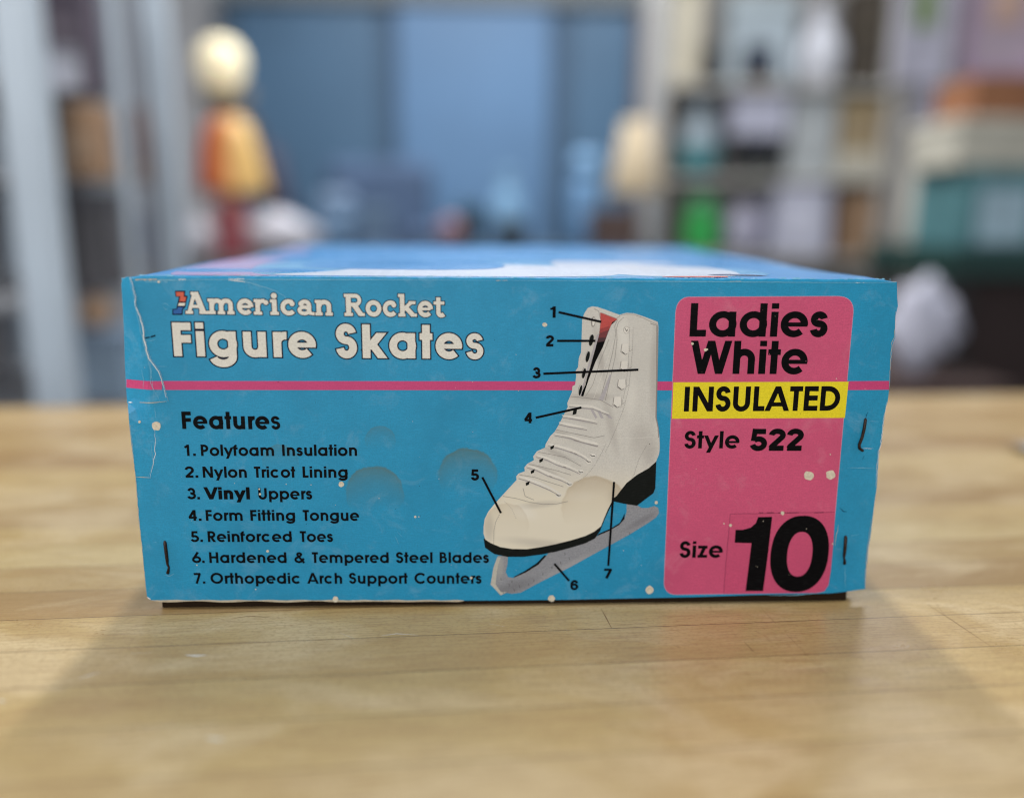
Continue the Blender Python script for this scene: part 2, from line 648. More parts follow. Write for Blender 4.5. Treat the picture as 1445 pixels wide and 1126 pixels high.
def slab(ch):
    sh, X = 92, 520
    def foot(x, w=150, y=0, l=62, r=62):
        S([(x - w / 2 - l, y + sh / 2), (x + w / 2 + r, y + sh / 2)], w=sh)
    if ch == 'A':
        S([(130, 40), (340, 700)], w=105); S([(380, 720), (610, 40)], w=175); S([(190, 250), (560, 250)], w=90)
        S([(225, CAPH - sh / 2), (455, CAPH - sh / 2)], w=sh); foot(135, 110); foot(620, 160)
    elif ch == 'R':
        S([(175, 0), (175, CAPH)], w=165); foot(175, 165); S([(30, CAPH - sh / 2), (260, CAPH - sh / 2)], w=sh)
        S([(200, CAPH - 55), (410, CAPH - 55)] + arc(420, 535, 150, 150, 90, -90)[1:] + [(200, 385)], w=118)
        S([(370, 390), (600, 60)], w=165); S([(560, sh / 2), (745, sh / 2)], w=sh)
    elif ch in 'mn':
        xs = [135, 420, 735] if ch == 'm' else [135, 480]
        if ch == 'm':
            xs = [135, 450, 770]
        S([(xs[0], 0), (xs[0], X)], w=140); S([(15, X - sh / 2), (xs[0], X - sh / 2)], w=sh)
        for a, c in zip(xs, xs[1:]):
            R = (c - a) / 2
            S([(a + 20, X - 190)] + arc(a + R + 15, X - 62 - 120, R - 15, 120, 170, 0) + [(c, 0)], w=138)
        for x in xs:
            foot(x, 138, l=48, r=48)
    elif ch == 'r':
        S([(140, 0), (140, X)], w=145); S([(20, X - sh / 2), (140, X - sh / 2)], w=sh); foot(140, 145)
        S([(150, 300)] + arc(335, 335, 170, 135, 175, 78, 8), w=118); ring(420, 415, 38, 38, 76, 14)
    elif ch == 'i':
        S([(180, 0), (180, X)], w=150); S([(45, X - sh / 2), (180, X - sh / 2)], w=sh); foot(180, 150)
        ring(180, 650, 46, 46, 92, 18)
    elif ch == 'o':
        ring(310, 260, 205, 205, 140)
    elif ch == 'e':
        S(arc(300, 260, 200, 205, 0, 318, 26), w=138); S([(110, 265), (480, 265)], w=82)
    elif ch == 'c':
        S(arc(300, 260, 200, 205, 52, 318, 26), w=138); ring(420, 385, 40, 40, 80, 14)
    elif ch == 'a':
        S([(430, 60), (430, 320)] + arc(290, 330, 140, 135, 0, 150, 10), w=130); S(arc(260, 165, 160, 110, 0, 360, 20)[:-1], w=115, closed=True)
        S([(430, 70), (600, sh / 2)], w=sh); ring(160, 390, 40, 40, 80, 14)
    elif ch == 'k':
        S([(160, 0), (160, 760)], w=148); S([(25, 760 - sh / 2), (160, 760 - sh / 2)], w=sh); foot(160, 148, l=60, r=30)
        S([(200, 230), (470, 470)], w=110); S([(300, 300), (540, 50)], w=150); S([(400, X - sh / 2), (630, X - sh / 2)], w=sh); S([(470, sh / 2), (680, sh / 2)], w=sh)
    elif ch == 't':
        S([(190, 660), (190, 160)] + arc(300, 150, 110, 100, 180, 320, 8), w=140); S([(30, X - sh / 2), (400, X - sh / 2)], w=sh)


CACHE = {}


def union(polys, eps=0.05):
    """one clean triangulation of overlapping polygons"""
    vs, fs = [], []
    for p in polys:
        a = sum(p[i].x * p[(i + 1) % len(p)].y - p[(i + 1) % len(p)].x * p[i].y for i in range(len(p)))
        if abs(a) < 1e-9:
            continue
        q = p if a > 0 else p[::-1]
        fs.append(list(range(len(vs), len(vs) + len(q))))
        vs += [Vector((t.x, t.y)) for t in q]
    v, e, f, _, _, of = delaunay_2d_cdt(vs, [], fs, 0, eps)
    keep = [t for t, o in zip(f, of) if o]
    return v, keep


def glyph_tris(ch, w, o, fn):
    key = (ch, w, o, fn.__name__)
    if key not in CACHE:
        GW[0], GO[0], PR[0] = w, o, []
        fn(ch)
        CACHE[key] = union(PR[0]) if PR[0] else ([], [])
        GO[0] = 0.0
    return CACHE[key]


# ------------------------------------------------------------------ skate box
BX, ZT, BY = 0.170, 0.1553, 0.375
box = empty('skate_box', (0, 0.18, 0), 'worn blue shoe box for figure skates with pink size label and printed boot', 'box')


def sstep(a, c, x):
    t = max(0, min(1, (x - a) / (c - a)))
    return t * t * (3 - 2 * t)


def warp(x, z):
    y = 0.0
    if x < -0.156:
        y += ((-0.156 - x) / 0.014) ** 2 * 0.0008
    # the left corner is crushed: above the tear the card turns back
    ex = FLX0 + (FLX1 - FLX0) * (FLZ0 - z) / (FLZ0 - FLZ1)
    if x < ex:
        y += (ex - x) * 0.62 * sstep(FLZ1 - .006, FLZ1 + .002, z)
    if x > 0.1525:
        y += ((x - 0.1525) / 0.017) ** 1.4 * (0.0006 + 0.0030 * (1 - sstep(0.06, 0.12, z)))
    return y


FLX0, FLZ0 = pan(186, 395)
FLX1, FLZ1 = pan(213, 570)


def P3(x, z, layer=0.0):
    y = warp(x, z)
    k = 1 - y / CAM.y                      # the bent-back margins are a little wider than they look from the front
    return Vector((CAM.x + (x - CAM.x) * k, y - layer * 3.0e-5, CAM.z + (z - CAM.z) * (1 + (k - 1) * .3)))


class Layers(MB):
    """flat printed shapes in panel coordinates, each a hair above the one below"""
    def tris(self, v2, tris, layer, mi, fn=P3):
        self.k = (getattr(self, 'k', 0) + 1) % 14       # no two prints share a plane
        layer = layer + self.k * .013
        self.add([fn(p[0], p[1], layer) for p in v2], [list(t) for t in tris], mi)

    def poly(self, pxs, layer, mi, smooth=0, to=pan, fn=P3):
        pts = [Vector(to(x, y)) for x, y in pxs]
        for _ in range(smooth):
            q = []
            for i in range(len(pts)):
                a, c = pts[i], pts[(i + 1) % len(pts)]
                q += [a * .75 + c * .25, a * .25 + c * .75]
            pts = q
        v, t = union([[p * 1000 for p in pts]], 1e-4)
        self.tris([p / 1000 for p in v], t, layer, mi, fn)

    def line(self, pxs, wpx, layer, mi, taper=False, fn=P3):
        P = [Vector(pan(x, y)) for x, y in pxs]
        w = wpx * 3.13e-4 / 2
        GWs = []
        n = len(P)
        quads = []
        for i in range(n - 1):
            d = (P[i + 1] - P[i]).normalized()
            nn = Vector((-d.y, d.x))
            k0 = k1 = 1.0
            if taper:
                k0 = min(1, .25 + 1.5 * min(i, n - 1 - i) / n)
                k1 = min(1, .25 + 1.5 * min(i + 1, n - 2 - i) / n)
            e = d * (w * .35 if not taper else 0)
            quads.append([(P[i] - e + nn * w * k0) * 1000, (P[i] - e - nn * w * k0) * 1000, (P[i + 1] + e - nn * w * k1) * 1000, (P[i + 1] + e + nn * w * k1) * 1000])
        v, t = union(quads, 1e-4)
        self.tris([p / 1000 for p in v], t, layer, mi, fn)

    def text(self, s, a, c, cap, w, layer, mi, o=0.0, fn=None, adv=None, track=0, shear=0.0):
        """s along the baseline from pixel a to pixel c, capitals cap pixels tall"""
        fn = fn or glyph
        adv = adv or ADV
        A0, A1 = Vector(pan(*a)), Vector(pan(*c))
        up = Vector(pan(a[0], a[1] - cap)) - A0
        up = Vector((0, up.y))
        lo = hi = None
        x = 0
        items = []
        for ch in s:
            v, t = glyph_tris(ch, w, 0, fn)
            if v:
                l, r = min(p.x for p in v) + x, max(p.x for p in v) + x
                lo = l if lo is None else min(lo, l)
                hi = r if hi is None else max(hi, r)
                items.append((ch, x))
            x += adv[ch] + track
        ex = (A1 - A0) / (hi - lo)
        ey = up / CAPH + ex * shear
        for ch, x in items:
            v, t = glyph_tris(ch, w, o, fn)
            pts = [A0 + ex * (p.x + x - lo) + ey * p.y for p in v]
            self.tris(pts, t, layer, mi)

    def dot(self, px, py, r, layer, mi, seed=1):
        rnd = random.Random(seed)
        self.poly([(px + r * cos(2 * pi * k / 12) * rnd.uniform(.82, 1.12), py + r * sin(2 * pi * k / 12) * rnd.uniform(.82, 1.1)) for k in range(12)], layer, mi, 1)


def card(name, col, stains=(), stain_col=None, rough=0.46, var=0.10, spec=0.42, grad=None, shades=(), uneven=.86):
    """printed coated card: halftone grain, faint paper weave, optional water stains (x, z, radius, strength)"""
    global N, L
    m, nt, b, N, L = new_mat(name)
    tc = N.new('ShaderNodeTexCoord')
    src = tc.outputs['Object']
    g = noise((1, 1, 1), 1500, 2, 0.7, src)
    weave = noise((260, 1, 2600), 1, 2, 0.5, src)
    big = noise((1, 1, 1), 22, 5, 0.65, src)
    c = mix(col, tuple(x * (1 - var * 1.6) for x in col[:3]) + (1,), ramp(g.outputs['Fac'], [(0.4, (0, 0, 0, 1)), (0.62, (1, 1, 1, 1))]).outputs['Color'])
    c = mix(c, tuple(min(1, x * (1 + var) + .012) for x in col[:3]) + (1,), ramp(weave.outputs['Fac'], [(0.5, (0, 0, 0, 1)), (0.75, (.7, .7, .7, 1))]).outputs['Color'])
    c = mix(c, tuple(x * uneven for x in col[:3]) + (1,), ramp(big.outputs['Fac'], [(0.46, (0, 0, 0, 1)), (0.72, (.8, .8, .8, 1))]).outputs['Color'])
    if grad:                                  # the ink itself changes along the printed picture
        gz = N.new('ShaderNodeSeparateXYZ')
        L.new(src, gz.inputs[0])
        gm = N.new('ShaderNodeMapRange')
        gm.interpolation_type = 'SMOOTHSTEP'
        gm.inputs[1].default_value, gm.inputs[2].default_value = grad[0], grad[1]
        L.new(gz.outputs['Z'], gm.inputs[0])
        c = mix(c, grad[2], gm.outputs[0])
    if uneven < .85:                           # dry rubbed patches where the gloss is gone
        rub = noise((1, 1, 1), 60, 8, 0.75, src, 0.6)
        c = mix(c, tuple(min(1, x * .75 + .16) for x in col[:3]) + (1,), ramp(rub.outputs['Fac'], [(0.54, (0, 0, 0, 1)), (0.80, (.62, .62, .62, 1))]).outputs['Color'])
    for (px_, py_, rx_, ry_, an_, k_, sc_) in shades:       # tones of the printed photograph
        mpn = N.new('ShaderNodeMapping')
        mpn.vector_type = 'TEXTURE'
        sx0, sz0 = pan(px_, py_)
        mpn.inputs['Location'].default_value = (sx0, 0, sz0)
        mpn.inputs['Rotation'].default_value = (0, radians(an_), 0)
        mpn.inputs['Scale'].default_value = (rx_ * 3.13e-4, 1, ry_ * 3.13e-4)
        L.new(src, mpn.inputs['Vector'])
        ln_ = N.new('ShaderNodeVectorMath')
        ln_.operation = 'LENGTH'
        L.new(mpn.outputs['Vector'], ln_.inputs[0])
        mr_ = N.new('ShaderNodeMapRange')
        mr_.interpolation_type = 'SMOOTHSTEP'
        mr_.inputs[1].default_value, mr_.inputs[2].default_value = 1.0, 0.15
        mr_.inputs[3].default_value, mr_.inputs[4].default_value = 0.0, k_
        L.new(ln_.outputs['Value'], mr_.inputs[0])
        c = mix(c, sc_, mr_.outputs[0])
    if stains:
        wob = noise((1, 1, 1), 130, 6, 0.7, src)
        sx_ = N.new('ShaderNodeSeparateXYZ')
        L.new(src, sx_.inputs[0])
        for (sx, sz, r, k) in stains:
            d = N.new('ShaderNodeVectorMath')
            d.operation = 'DISTANCE'
            d.inputs[1].default_value = (sx, 0, sz)
            L.new(src, d.inputs[0])
            a = N.new('ShaderNodeMath')
            a.operation = 'MULTIPLY_ADD'
            L.new(wob.outputs['Fac'], a.inputs[0])
            a.inputs[1].default_value = r * .34
            L.new(d.outputs['Value'], a.inputs[2])
            q = N.new('ShaderNodeMath')
            q.operation = 'DIVIDE'
            L.new(a.outputs[0], q.inputs[0])
            q.inputs[1].default_value = r * 1.17
            # darker at the rim where the liquid dried, washed out below
            f = ramp(q.outputs[0], [(0.45, (.34 * k,) * 3 + (1,)), (0.86, (.50 * k,) * 3 + (1,)), (0.95, (.68 * k,) * 3 + (1,)), (1.0, (0, 0, 0, 1))])
            fade = N.new('ShaderNodeMapRange')
            fade.inputs[1].default_value = sz - r * .55
            fade.inputs[2].default_value = sz + r * .75
            L.new(sx_.outputs['Z'], fade.inputs[0])
            mu = N.new('ShaderNodeMath')
            mu.operation = 'MULTIPLY'
            L.new(f.outputs['Color'], mu.inputs[0])
            L.new(fade.outputs[0], mu.inputs[1])
            c = mix(c, stain_col, mu.outputs[0])
    L.new(c, b.inputs['Base Color'])
    b.inputs['Specular IOR Level'].default_value = spec
    L.new(ramp(big.outputs['Fac'], [(0.3, (rough - .06,) * 3 + (1,)), (0.7, (rough + .10,) * 3 + (1,))]).outputs['Color'], b.inputs['Roughness'])
    bp = N.new('ShaderNodeBump')
    bp.inputs['Strength'].default_value = 0.12
    bp.inputs['Distance'].default_value = 0.0002
    hgt = mix(weave.outputs['Fac'], big.outputs['Fac'], 0.5)
    L.new(hgt, bp.inputs['Height'])
    L.new(bp.outputs['Normal'], b.inputs['Normal'])
    return m


def st(px, py, rpx, k):
    x, z = pan(px, py)
    return (x, z, rpx * 3.13e-4, k)


BLUE = lin(20, 150, 198)
M_BLUE = card('blue_print', BLUE, [st(529, 697, 44, 1.0), st(660, 672, 44, 1.0), st(537, 622, 23, .55), st(396, 652, 27, .55), st(905, 700, 25, .35)], lin(86, 108, 92), uneven=.75)
M_STRIPE = card('pink_stripe_print', lin(206, 66, 126))
M_PINK = card('pink_print', lin(212, 84, 126), uneven=.82)
M_PINK_EDGE = card('pale_pink_print', lin(226, 150, 176))
M_YEL = card('yellow_print', lin(240, 222, 28))
M_INK = card('black_print', lin(4, 4, 8), rough=0.55, spec=.08)
M_NAVY = card('navy_print', lin(12, 12, 40), rough=0.55, spec=.1)
M_CREAM = card('cream_print', lin(230, 227, 218))
M_RED = card('red_print', lin(214, 92, 66))
M_LOGOBLUE = card('logo_blue_print', lin(8, 92, 170))
M_BOARD = plain('grey_pulp_board', lin(190, 178, 156), 0.8, 0.15, 300)
M_TORN = plain('torn_white_paper', lin(226, 228, 226), 0.8, 0.12, 600)
M_CRACK = plain('rubbed_blue_print', lin(120, 182, 208), 0.6, 0.15, 600)
M_DARK = plain('base_board_gap_shade', lin(40, 28, 17), 0.9, spec=.15)  # brown base board; shade of the gap under the lid put into its colour
M_FLECK = plain('cream_paint_fleck', lin(214, 204, 184), 0.75, 0.16, 900)

# the front panel sheet
OUT = [(172, 397.5), (300, 394), (420, 393.8), (560, 394.3), (700, 395), (850, 396), (1000, 397), (1130, 398), (1200, 398.3), (1240, 398.7), (1265.5, 399),
       (1266, 420), (1267, 432), (1264, 445), (1263, 462), (1263.5, 476), (1260, 484), (1258, 505), (1256.5, 522), (1256, 538), (1254, 556), (1252.5, 568), (1250, 576), (1248, 588),
       (1246, 606), (1244, 626), (1241, 634), (1240, 646), (1238.5, 664), (1237, 690), (1234, 710), (1231, 735), (1228, 760), (1225, 776), (1224, 790), (1222, 806), (1221, 820), (1220.5, 834),
       (1196, 835.5), (1170, 837), (1130, 838), (1060, 839.5), (980, 842.3), (900, 844), (800, 846), (700, 847), (600, 847.5), (480, 846.5), (380, 846.6), (300, 847), (240, 846.4), (219, 848.5), (211, 846.5), (207.5, 842), (206, 830), (203, 800),
       (200, 770), (196, 738), (193.5, 708), (191.5, 680), (189, 655), (186, 632), (183, 605), (181, 580), (179.5, 560), (177.5, 520), (176, 470), (174, 430)]
FP = Layers()
OUT2 = []
for i_, a_ in enumerate(OUT):
    c_ = OUT[(i_ + 1) % len(OUT)]
    n_ = max(1, int(math.dist(a_, c_) / 5))
    OUT2 += [(a_[0] + (c_[0] - a_[0]) * k_ / n_, a_[1] + (c_[1] - a_[1]) * k_ / n_) for k_ in range(n_)]
    if i_ == 9:
        NTOP = len(OUT2) + 1 + max(1, int(math.dist(OUT[10], OUT[9]) / 5)) - max(1, int(math.dist(OUT[10], OUT[9]) / 5))
o2 = [Vector(pan(*p)) for p in OUT2]
for p in o2[:NTOP]:
    p.y = pan(700, 395)[1] - .0001


def inside(p, poly):
    c = False
    for i in range(len(poly)):
        a, d = poly[i], poly[i - 1]
        if (a.y > p.y) != (d.y > p.y) and p.x < (d.x - a.x) * (p.y - a.y) / (d.y - a.y) + a.x:
            c = not c
    return c


xs = [-0.172 + .0016 * i for i in range(11)] + [-0.15 + .01 * i for i in range(31)] + [0.1525 + .0015 * i for i in range(14)]
grid = [Vector((x, .006 + .006 * k)) for x in xs for k in range(25)]
grid = [g for g in grid if inside(g, o2) and min((g - q).length for q in o2) > .0012]
n0 = len(o2)
v, e, f, _, _, of = delaunay_2d_cdt([p * 1000 for p in o2 + grid], [], [list(range(n0))[::-1]], 0, 1e-4)
tri = [t for t, o in zip(f, of) if o]
v = [p / 1000 for p in v]
bnd = {}
for t in tri:
    for i in range(3):
        k = (t[i], t[(i + 1) % 3])
        bnd[k] = bnd.get(k, 0) + 1
edges = [k for k in bnd if (k[1], k[0]) not in bnd]
nv = len(v)
TH = 0.0011
vv = [P3(p.x, p.y) for p in v] + [P3(p.x, p.y) + Vector((0, TH, 0)) for p in v]
ff = [list(t) for t in tri] + [[i + nv for i in reversed(t)] for t in tri] + [[c, a, a + nv, c + nv] for a, c in edges]
MI = dict(blue=0, stripe=1, ink=2, navy=3, cream=4, red=5, logo=6, board=7, torn=8, crack=9, fleck=10)
FPM = [M_BLUE, M_STRIPE, M_INK, M_NAVY, M_CREAM, M_RED, M_LOGOBLUE, M_BOARD, M_TORN, M_CRACK, M_FLECK]
# from the front (-y) a CCW triangle in (x, z) faces the viewer
FP.add(vv, [list(q) for q in ff], 0)
for i in range(len(tri), len(ff)):
    FP.m[i] = MI['board']


def strip(x0, x1, ya, yb, mi, layer):        # a level printed stripe that follows the bent card
    k = max(2, int((x1 - x0) / 4))
    for i in range(k):
        a, c = x0 + (x1 - x0) * i / k, x0 + (x1 - x0) * (i + 1) / k
        f = lambda x, y: y + (x - 178) / 1080 * .9
        q = [pan(a, f(a, yb)), pan(c, f(c, yb)), pan(c, f(c, ya)), pan(a, f(a, ya))]
        FP.add([P3(x, z, layer) for x, z in q], [[0, 1, 2, 3]], mi)


strip(179.3, 949.8, 537.6, 550.2, MI['stripe'], 1)
strip(1196, 1254.6, 537.0, 549.6, MI['stripe'], 1)

# headline lettering
for s, a, c in (('American', (262.5, 442.6), (469.5, 445.2)), ('Rocket', (486.5, 445.6), (628, 447.2))):
    FP.text(s, a, c, 30.5, 150, 2, MI['navy'], 36, slab, SLAB)
    FP.text(s, a, c, 30.5, 150, 3, MI['cream'], 8, slab, SLAB)
for s, a, c in (('Figure', (246, 502.6), (446.6, 504.6)), ('Skates', (475, 505.0), (682, 506.6))):
    FP.text(s, a, c, 47.6, 168, 2, MI['navy'], 27, track=24)
    FP.text(s, a, c, 47.6, 168, 3, MI['cream'], 0, track=24)
# little 1 shaped emblem before the maker's name
e1 = lambda pts: [(160 + x * .11103, 375 + y * .11103) for x, y in pts]
FP.poly(e1([(782, 318), (915, 318), (910, 378), (945, 385), (925, 470), (918, 520), (885, 560), (880, 626), (748, 626), (750, 548), (800, 545), (832, 400), (790, 395)]), 2, MI['navy'])
FP.poly(e1([(796, 334), (896, 334), (896, 395), (928, 398), (915, 455), (838, 455), (852, 390), (800, 388)]), 3, MI['red'])
FP.poly(e1([(832, 474), (914, 474), (906, 510), (822, 510)]), 3, MI['cream'])
FP.poly(e1([(762, 560), (812, 556), (820, 526), (892, 530), (870, 560), (868, 610), (762, 610)]), 3, MI['logo'])

# features list
T = lambda s, a, c, cap, w=150, **k: FP.text(s, a, c, cap, w, 3, MI['ink'], **k)
T('Features', (257.5, 605.2), (395.8, 605.8), 24.6, 162)
rows = [
    ('1.', 260.5, 276.5, 643.2, [('Polyfoam', 284, 387), ('Insulation', 398.6, 504)], 16),
    ('2.', 261.5, 280, 673.9, [('Nylon', 286.5, 348.6), ('Tricot', 359, 417), ('Lining', 427.3, 491)], 15.8),
    ('3.', 264.7, 282.4, 704.4, [('Vinyl', 288, 353), ('Uppers', 365, 440.7)], 16),
    ('4.', 266.2, 284.7, 734.6, [('Form', 290.9, 342.7), ('Fitting', 353.7, 417), ('Tongue', 427.6, 507)], 15.3),
    ('5.', 269.4, 286.6, 764.4, [('Reinforced', 293.6, 412.3), ('Toes', 423.6, 470)], 15.3),
    ('6.', 271.4, 289, 794, [('Hardened', 295.8, 405), ('&', 415.7, 430.5), ('Tempered', 440.6, 549), ('Steel', 559, 610.5), ('Blades', 620.5, 690)], 15.2),
    ('7.', 274.4, 290, 823.2, [('Orthopedic', 297.5, 423.4), ('Arch', 433.6, 483), ('Support', 492.8, 575.5), ('Counters', 585, 679.5)], 15.2)]
for num, a, c, y, ws, cap in rows:
    T(num, (a, y), (c, y), cap, 150)
    for s, xa, xc in ws:
        T(s, (xa, y), (xc, y), cap * (1.08 if s == 'Vinyl' else 1.0), 186 if s == 'Vinyl' else 150)

# wear: chips, cracks along the folds, rubbed edges
rnd = random.Random(3)
for x, y, r in ((220.8, 601, 7), (197, 595.5, 2), (481.6, 683, 4.2), (377.6, 777.3, 2), (473.4, 845.2, 4.2), (916.4, 832.2, 6.3), (778, 843.8, 5), (926, 708.9, 2.5),
                (768.6, 458.2, 3.5), (224, 389.8 + 8, 1.8), (361, 831, 1), (665, 815, 2.0), (586, 729, 1.8), (591, 729, .8), (278, 797, 1.0), (535, 703, .7), (204, 519, .8), (366, 690, 1.3), (367, 697, 1.6), (404, 683, .8), (439, 684, .8)):
    FP.dot(x, y, r, 5, MI['fleck'], int(x * 7))
for k in range(46):
    FP.dot(rnd.uniform(225, 930), rnd.uniform(410, 838), rnd.uniform(.25, .6), 4, MI['fleck' if k % 3 else 'ink'], k)


def crack(pts, w, mi, layer=5, jit=.8, seed=1, step=4.0):
    r = random.Random(seed)
    q = []
    for i in range(len(pts) - 1):
        a, c = Vector(pts[i]), Vector(pts[i + 1])
        n = max(2, int((c - a).length / step))
        q += [tuple(a + (c - a) * (j / n) + Vector((r.uniform(-jit, jit), r.uniform(-jit, jit) * .4))) for j in range(n)]
    q.append(pts[-1])
    FP.line(q, w, layer, mi, True)


crack([(321, 391 + 4), (345, 397), (372, 405), (386, 409.5), (402, 418), (404, 424)], 1.0, MI['crack'], seed=2)
crack([(322, 395), (337, 396.5), (346, 398)], 1.8, MI['torn'], seed=5)
crack([(219, 575), (219.5, 590)], .7, MI['crack'], seed=3)
crack([(219, 607), (219, 640), (215, 660), (212, 673)], .8, MI['torn'], seed=4)
crack([(214, 625), (216, 655), (209, 673)], .6, MI['crack'], seed=6)
crack([(191.5, 674), (200, 673.6), (213, 674)], 1.2, MI['board'], seed=7, jit=.4)
crack([(205, 480), (214, 481), (220, 478)], .7, MI['crack'], seed=8)
crack([(222, 517), (236, 517)], .6, MI['crack'], seed=9)
FP.line([(205, 477), (211, 476)], 1.6, 6, MI['ink']); FP.line([(213, 475.5), (219, 473.5)], 2.0, 6, MI['ink'])
crack([(229, 430), (231, 428), (236, 429), (240, 432)], .6, MI['crack'], seed=10); crack([(230, 433), (234, 437), (237, 436)], .8, MI['crack'], seed=11)
crack([(172, 397), (300, 394.6), (420, 394.4), (560, 394.9), (700, 395.6)], 1.0, MI['crack'], seed=12, jit=.5)
crack([(700, 395.6), (850, 396.6), (1000, 397.6), (1130, 398.6), (1264, 399.6)], 1.0, MI['crack'], seed=13, jit=.5)
crack([(558, 756), (563, 768)], .7, MI['crack'], seed=14); crack([(560, 750), (568, 758)], .5, MI['crack'], seed=15)
crack([(1206, 594.6), (1217, 594.8)], .7, MI['crack'], seed=16); crack([(1226, 594.8), (1240, 595.6)], .7, MI['crack'], seed=17)
crack([(1196, 660), (1215, 661), (1234, 662)], .8, MI['crack'], seed=18); crack([(1217, 633), (1232, 634)], .9, MI['torn'], seed=19)
crack([(1219, 643), (1216, 650)], .7, MI['navy'], seed=20); crack([(1192, 800), (1193, 830)], .9, MI['crack'], seed=21)
crack([(1224, 582), (1222, 590)], .9, MI['navy'], seed=22)
crack([(1184, 716), (1190, 722), (1195, 722)], 1.2, MI['navy'], seed=23); crack([(1178, 770), (1183, 740)], 1.0, MI['board'], seed=24)
crack([(1200, 757), (1212, 755)], .6, MI['crack'], seed=25)
crack([(232, 811), (240, 812.5), (246, 809)], 1.0, MI['crack'], seed=26); crack([(217, 765), (222, 766)], .7, MI['crack'], seed=27)
crack([(1084, 840), (1130, 839), (1160, 835.5), (1168, 834)], 1.0, MI['crack'], seed=28)
for k_, (xa_, xb_, y_, hh_, mi_) in enumerate(((191, 222, 394.2, 2.2, 'board'), (224, 248, 394.8, 1.6, 'crack'), (205, 236, 397.6, 1.2, 'crack'), (252, 262, 394.2, 1.2, 'torn'), (322, 345, 393.6, 1.6, 'torn'), (700, 716, 395.6, 1.2, 'board'), (1030, 1046, 397.2, 1.4, 'board'), (1206, 1222, 399, 1.2, 'torn'))):
    r_ = random.Random(k_ + 60)
    n_ = 9
    FP.poly([(xa_ + (xb_ - xa_) * i / n_, y_ - hh_ * .3 * r_.random()) for i in range(n_ + 1)] + [(xb_ - (xb_ - xa_) * i / n_, y_ + hh_ * r_.uniform(.1, 1)) for i in range(n_ + 1)], 3, MI[mi_])
crack([(1263.5, 440), (1262, 476), (1258.5, 484), (1256, 520), (1254.5, 548)], .9, MI['board'], seed=41, jit=.6)
crack([(1251, 568), (1247, 590), (1245, 606), (1242.6, 628), (1239, 640), (1237, 664), (1235.6, 690)], .9, MI['torn'], seed=42, jit=.7)
crack([(1229.5, 735), (1223.5, 776), (1222, 795), (1219, 828)], .8, MI['board'], seed=43, jit=.6)
crack([(184, 600), (188, 640), (192, 680), (196, 730), (201, 776), (205, 820)], .8, MI['board'], seed=44, jit=.5)
crack([(208, 843), (213, 846)], 2.4, MI['torn'], seed=45, jit=.4)
# rubbed and frayed white lip along the bottom edge
q = [(214, 847)] + [(214 + 12 * k, 846.4 + .5 * sin(k * 1.7)) for k in range(1, 37)] + [(655, 847)]
q += [(655, 847.6)] + [(214 + 12 * k, 848.5 + .9 * sin(k * .9) * (1 if k < 22 else .4) + .3) for k in range(36, 0, -1)]
FP.poly(q, 2, MI['board'])
front = FP.build('front_panel', FPM, box)

# printed boot -----------------------------------------------------------
bt = Layers()
A5 = lambda pts: [(660 + x * .20761, 410 + y * .20761) for x, y in pts]
A6 = lambda pts: [(660 + x * .20761, 620 + y * .20761) for x, y in pts]
SH1, SH2 = lin(158, 152, 148), lin(240, 237, 230)
M_BOOT = card('boot_print', lin(212, 209, 203), [(*pan(838, 716), 50 * 3.13e-4, .8), (*pan(715, 740), 34 * 3.13e-4, .35)], lin(172, 148, 108), var=.08, grad=(pan(0, 650)[1], pan(0, 715)[1], lin(228, 220, 202)), shades=[(835, 560, 46, 9, 0, .5, SH1), (815, 590, 40, 6, 18, .45, SH1), (800, 615, 40, 6, 22, .45, SH1), (786, 640, 40, 6, 24, .45, SH1), (772, 665, 40, 6, 24, .4, SH1),
    (925, 520, 12, 110, 0, .45, SH1), (905, 620, 26, 40, 0, .35, SH1), (918, 640, 16, 34, 10, .4, SH1), (862, 600, 10, 70, -14, .35, SH1), (846, 500, 8, 60, -12, .5, SH1),
    (700, 690, 22, 30, 30, .3, SH1), (690, 745, 12, 34, 0, .4, SH1), (770, 768, 90, 12, 8, .35, SH1), (760, 712, 50, 8, -6, .35, SH1), (872, 700, 22, 26, 0, .3, SH1),
    (880, 480, 14, 50, -4, .4, SH2), (738, 722, 32, 16, 20, .35, SH2), (890, 560, 14, 40, 0, .3, SH2), (815, 700, 40, 12, 0, .2, SH2)])
M_BOOT2 = card('boot_fold_print', lin(146, 140, 136), var=.06)
M_BOOT3 = card('boot_lilac_print', lin(182, 177, 182), var=.06)
M_BOOTL = card('boot_light_print', lin(230, 226, 219), var=.05)
M_LINING = card('boot_lining_print', lin(196, 74, 70))
M_LINING2 = card('boot_lining_dark_print', lin(116, 44, 48))
M_SOLE = card('boot_sole_print', lin(12, 18, 18), spec=.12)
M_BLADE = card('blade_print', lin(150, 152, 160), var=.16, shades=[(720, 830, 60, 14, -20, .5, lin(104, 104, 110)), (800, 800, 70, 10, -28, .4, lin(176, 176, 180)), (905, 735, 40, 8, -30, .5, lin(110, 110, 118)), (705, 800, 10, 30, 0, .5, lin(180, 178, 172)), (860, 780, 60, 6, -30, .5, lin(112, 112, 118))])
M_BLADE2 = card('blade_edge_print', lin(196, 192, 182), var=.1)
BM = [M_BOOT, M_BOOT2, M_BOOT3, M_BOOTL, M_LINING, M_LINING2, M_SOLE, M_BLADE, M_BLADE2, M_INK, card('boot_lining_deep_print', lin(66, 32, 38)), card('boot_lining_mid_print', lin(160, 58, 58))]
boot, fold, lilac, light, lining, lining2, sole, blade, bedge, ink = range(10)
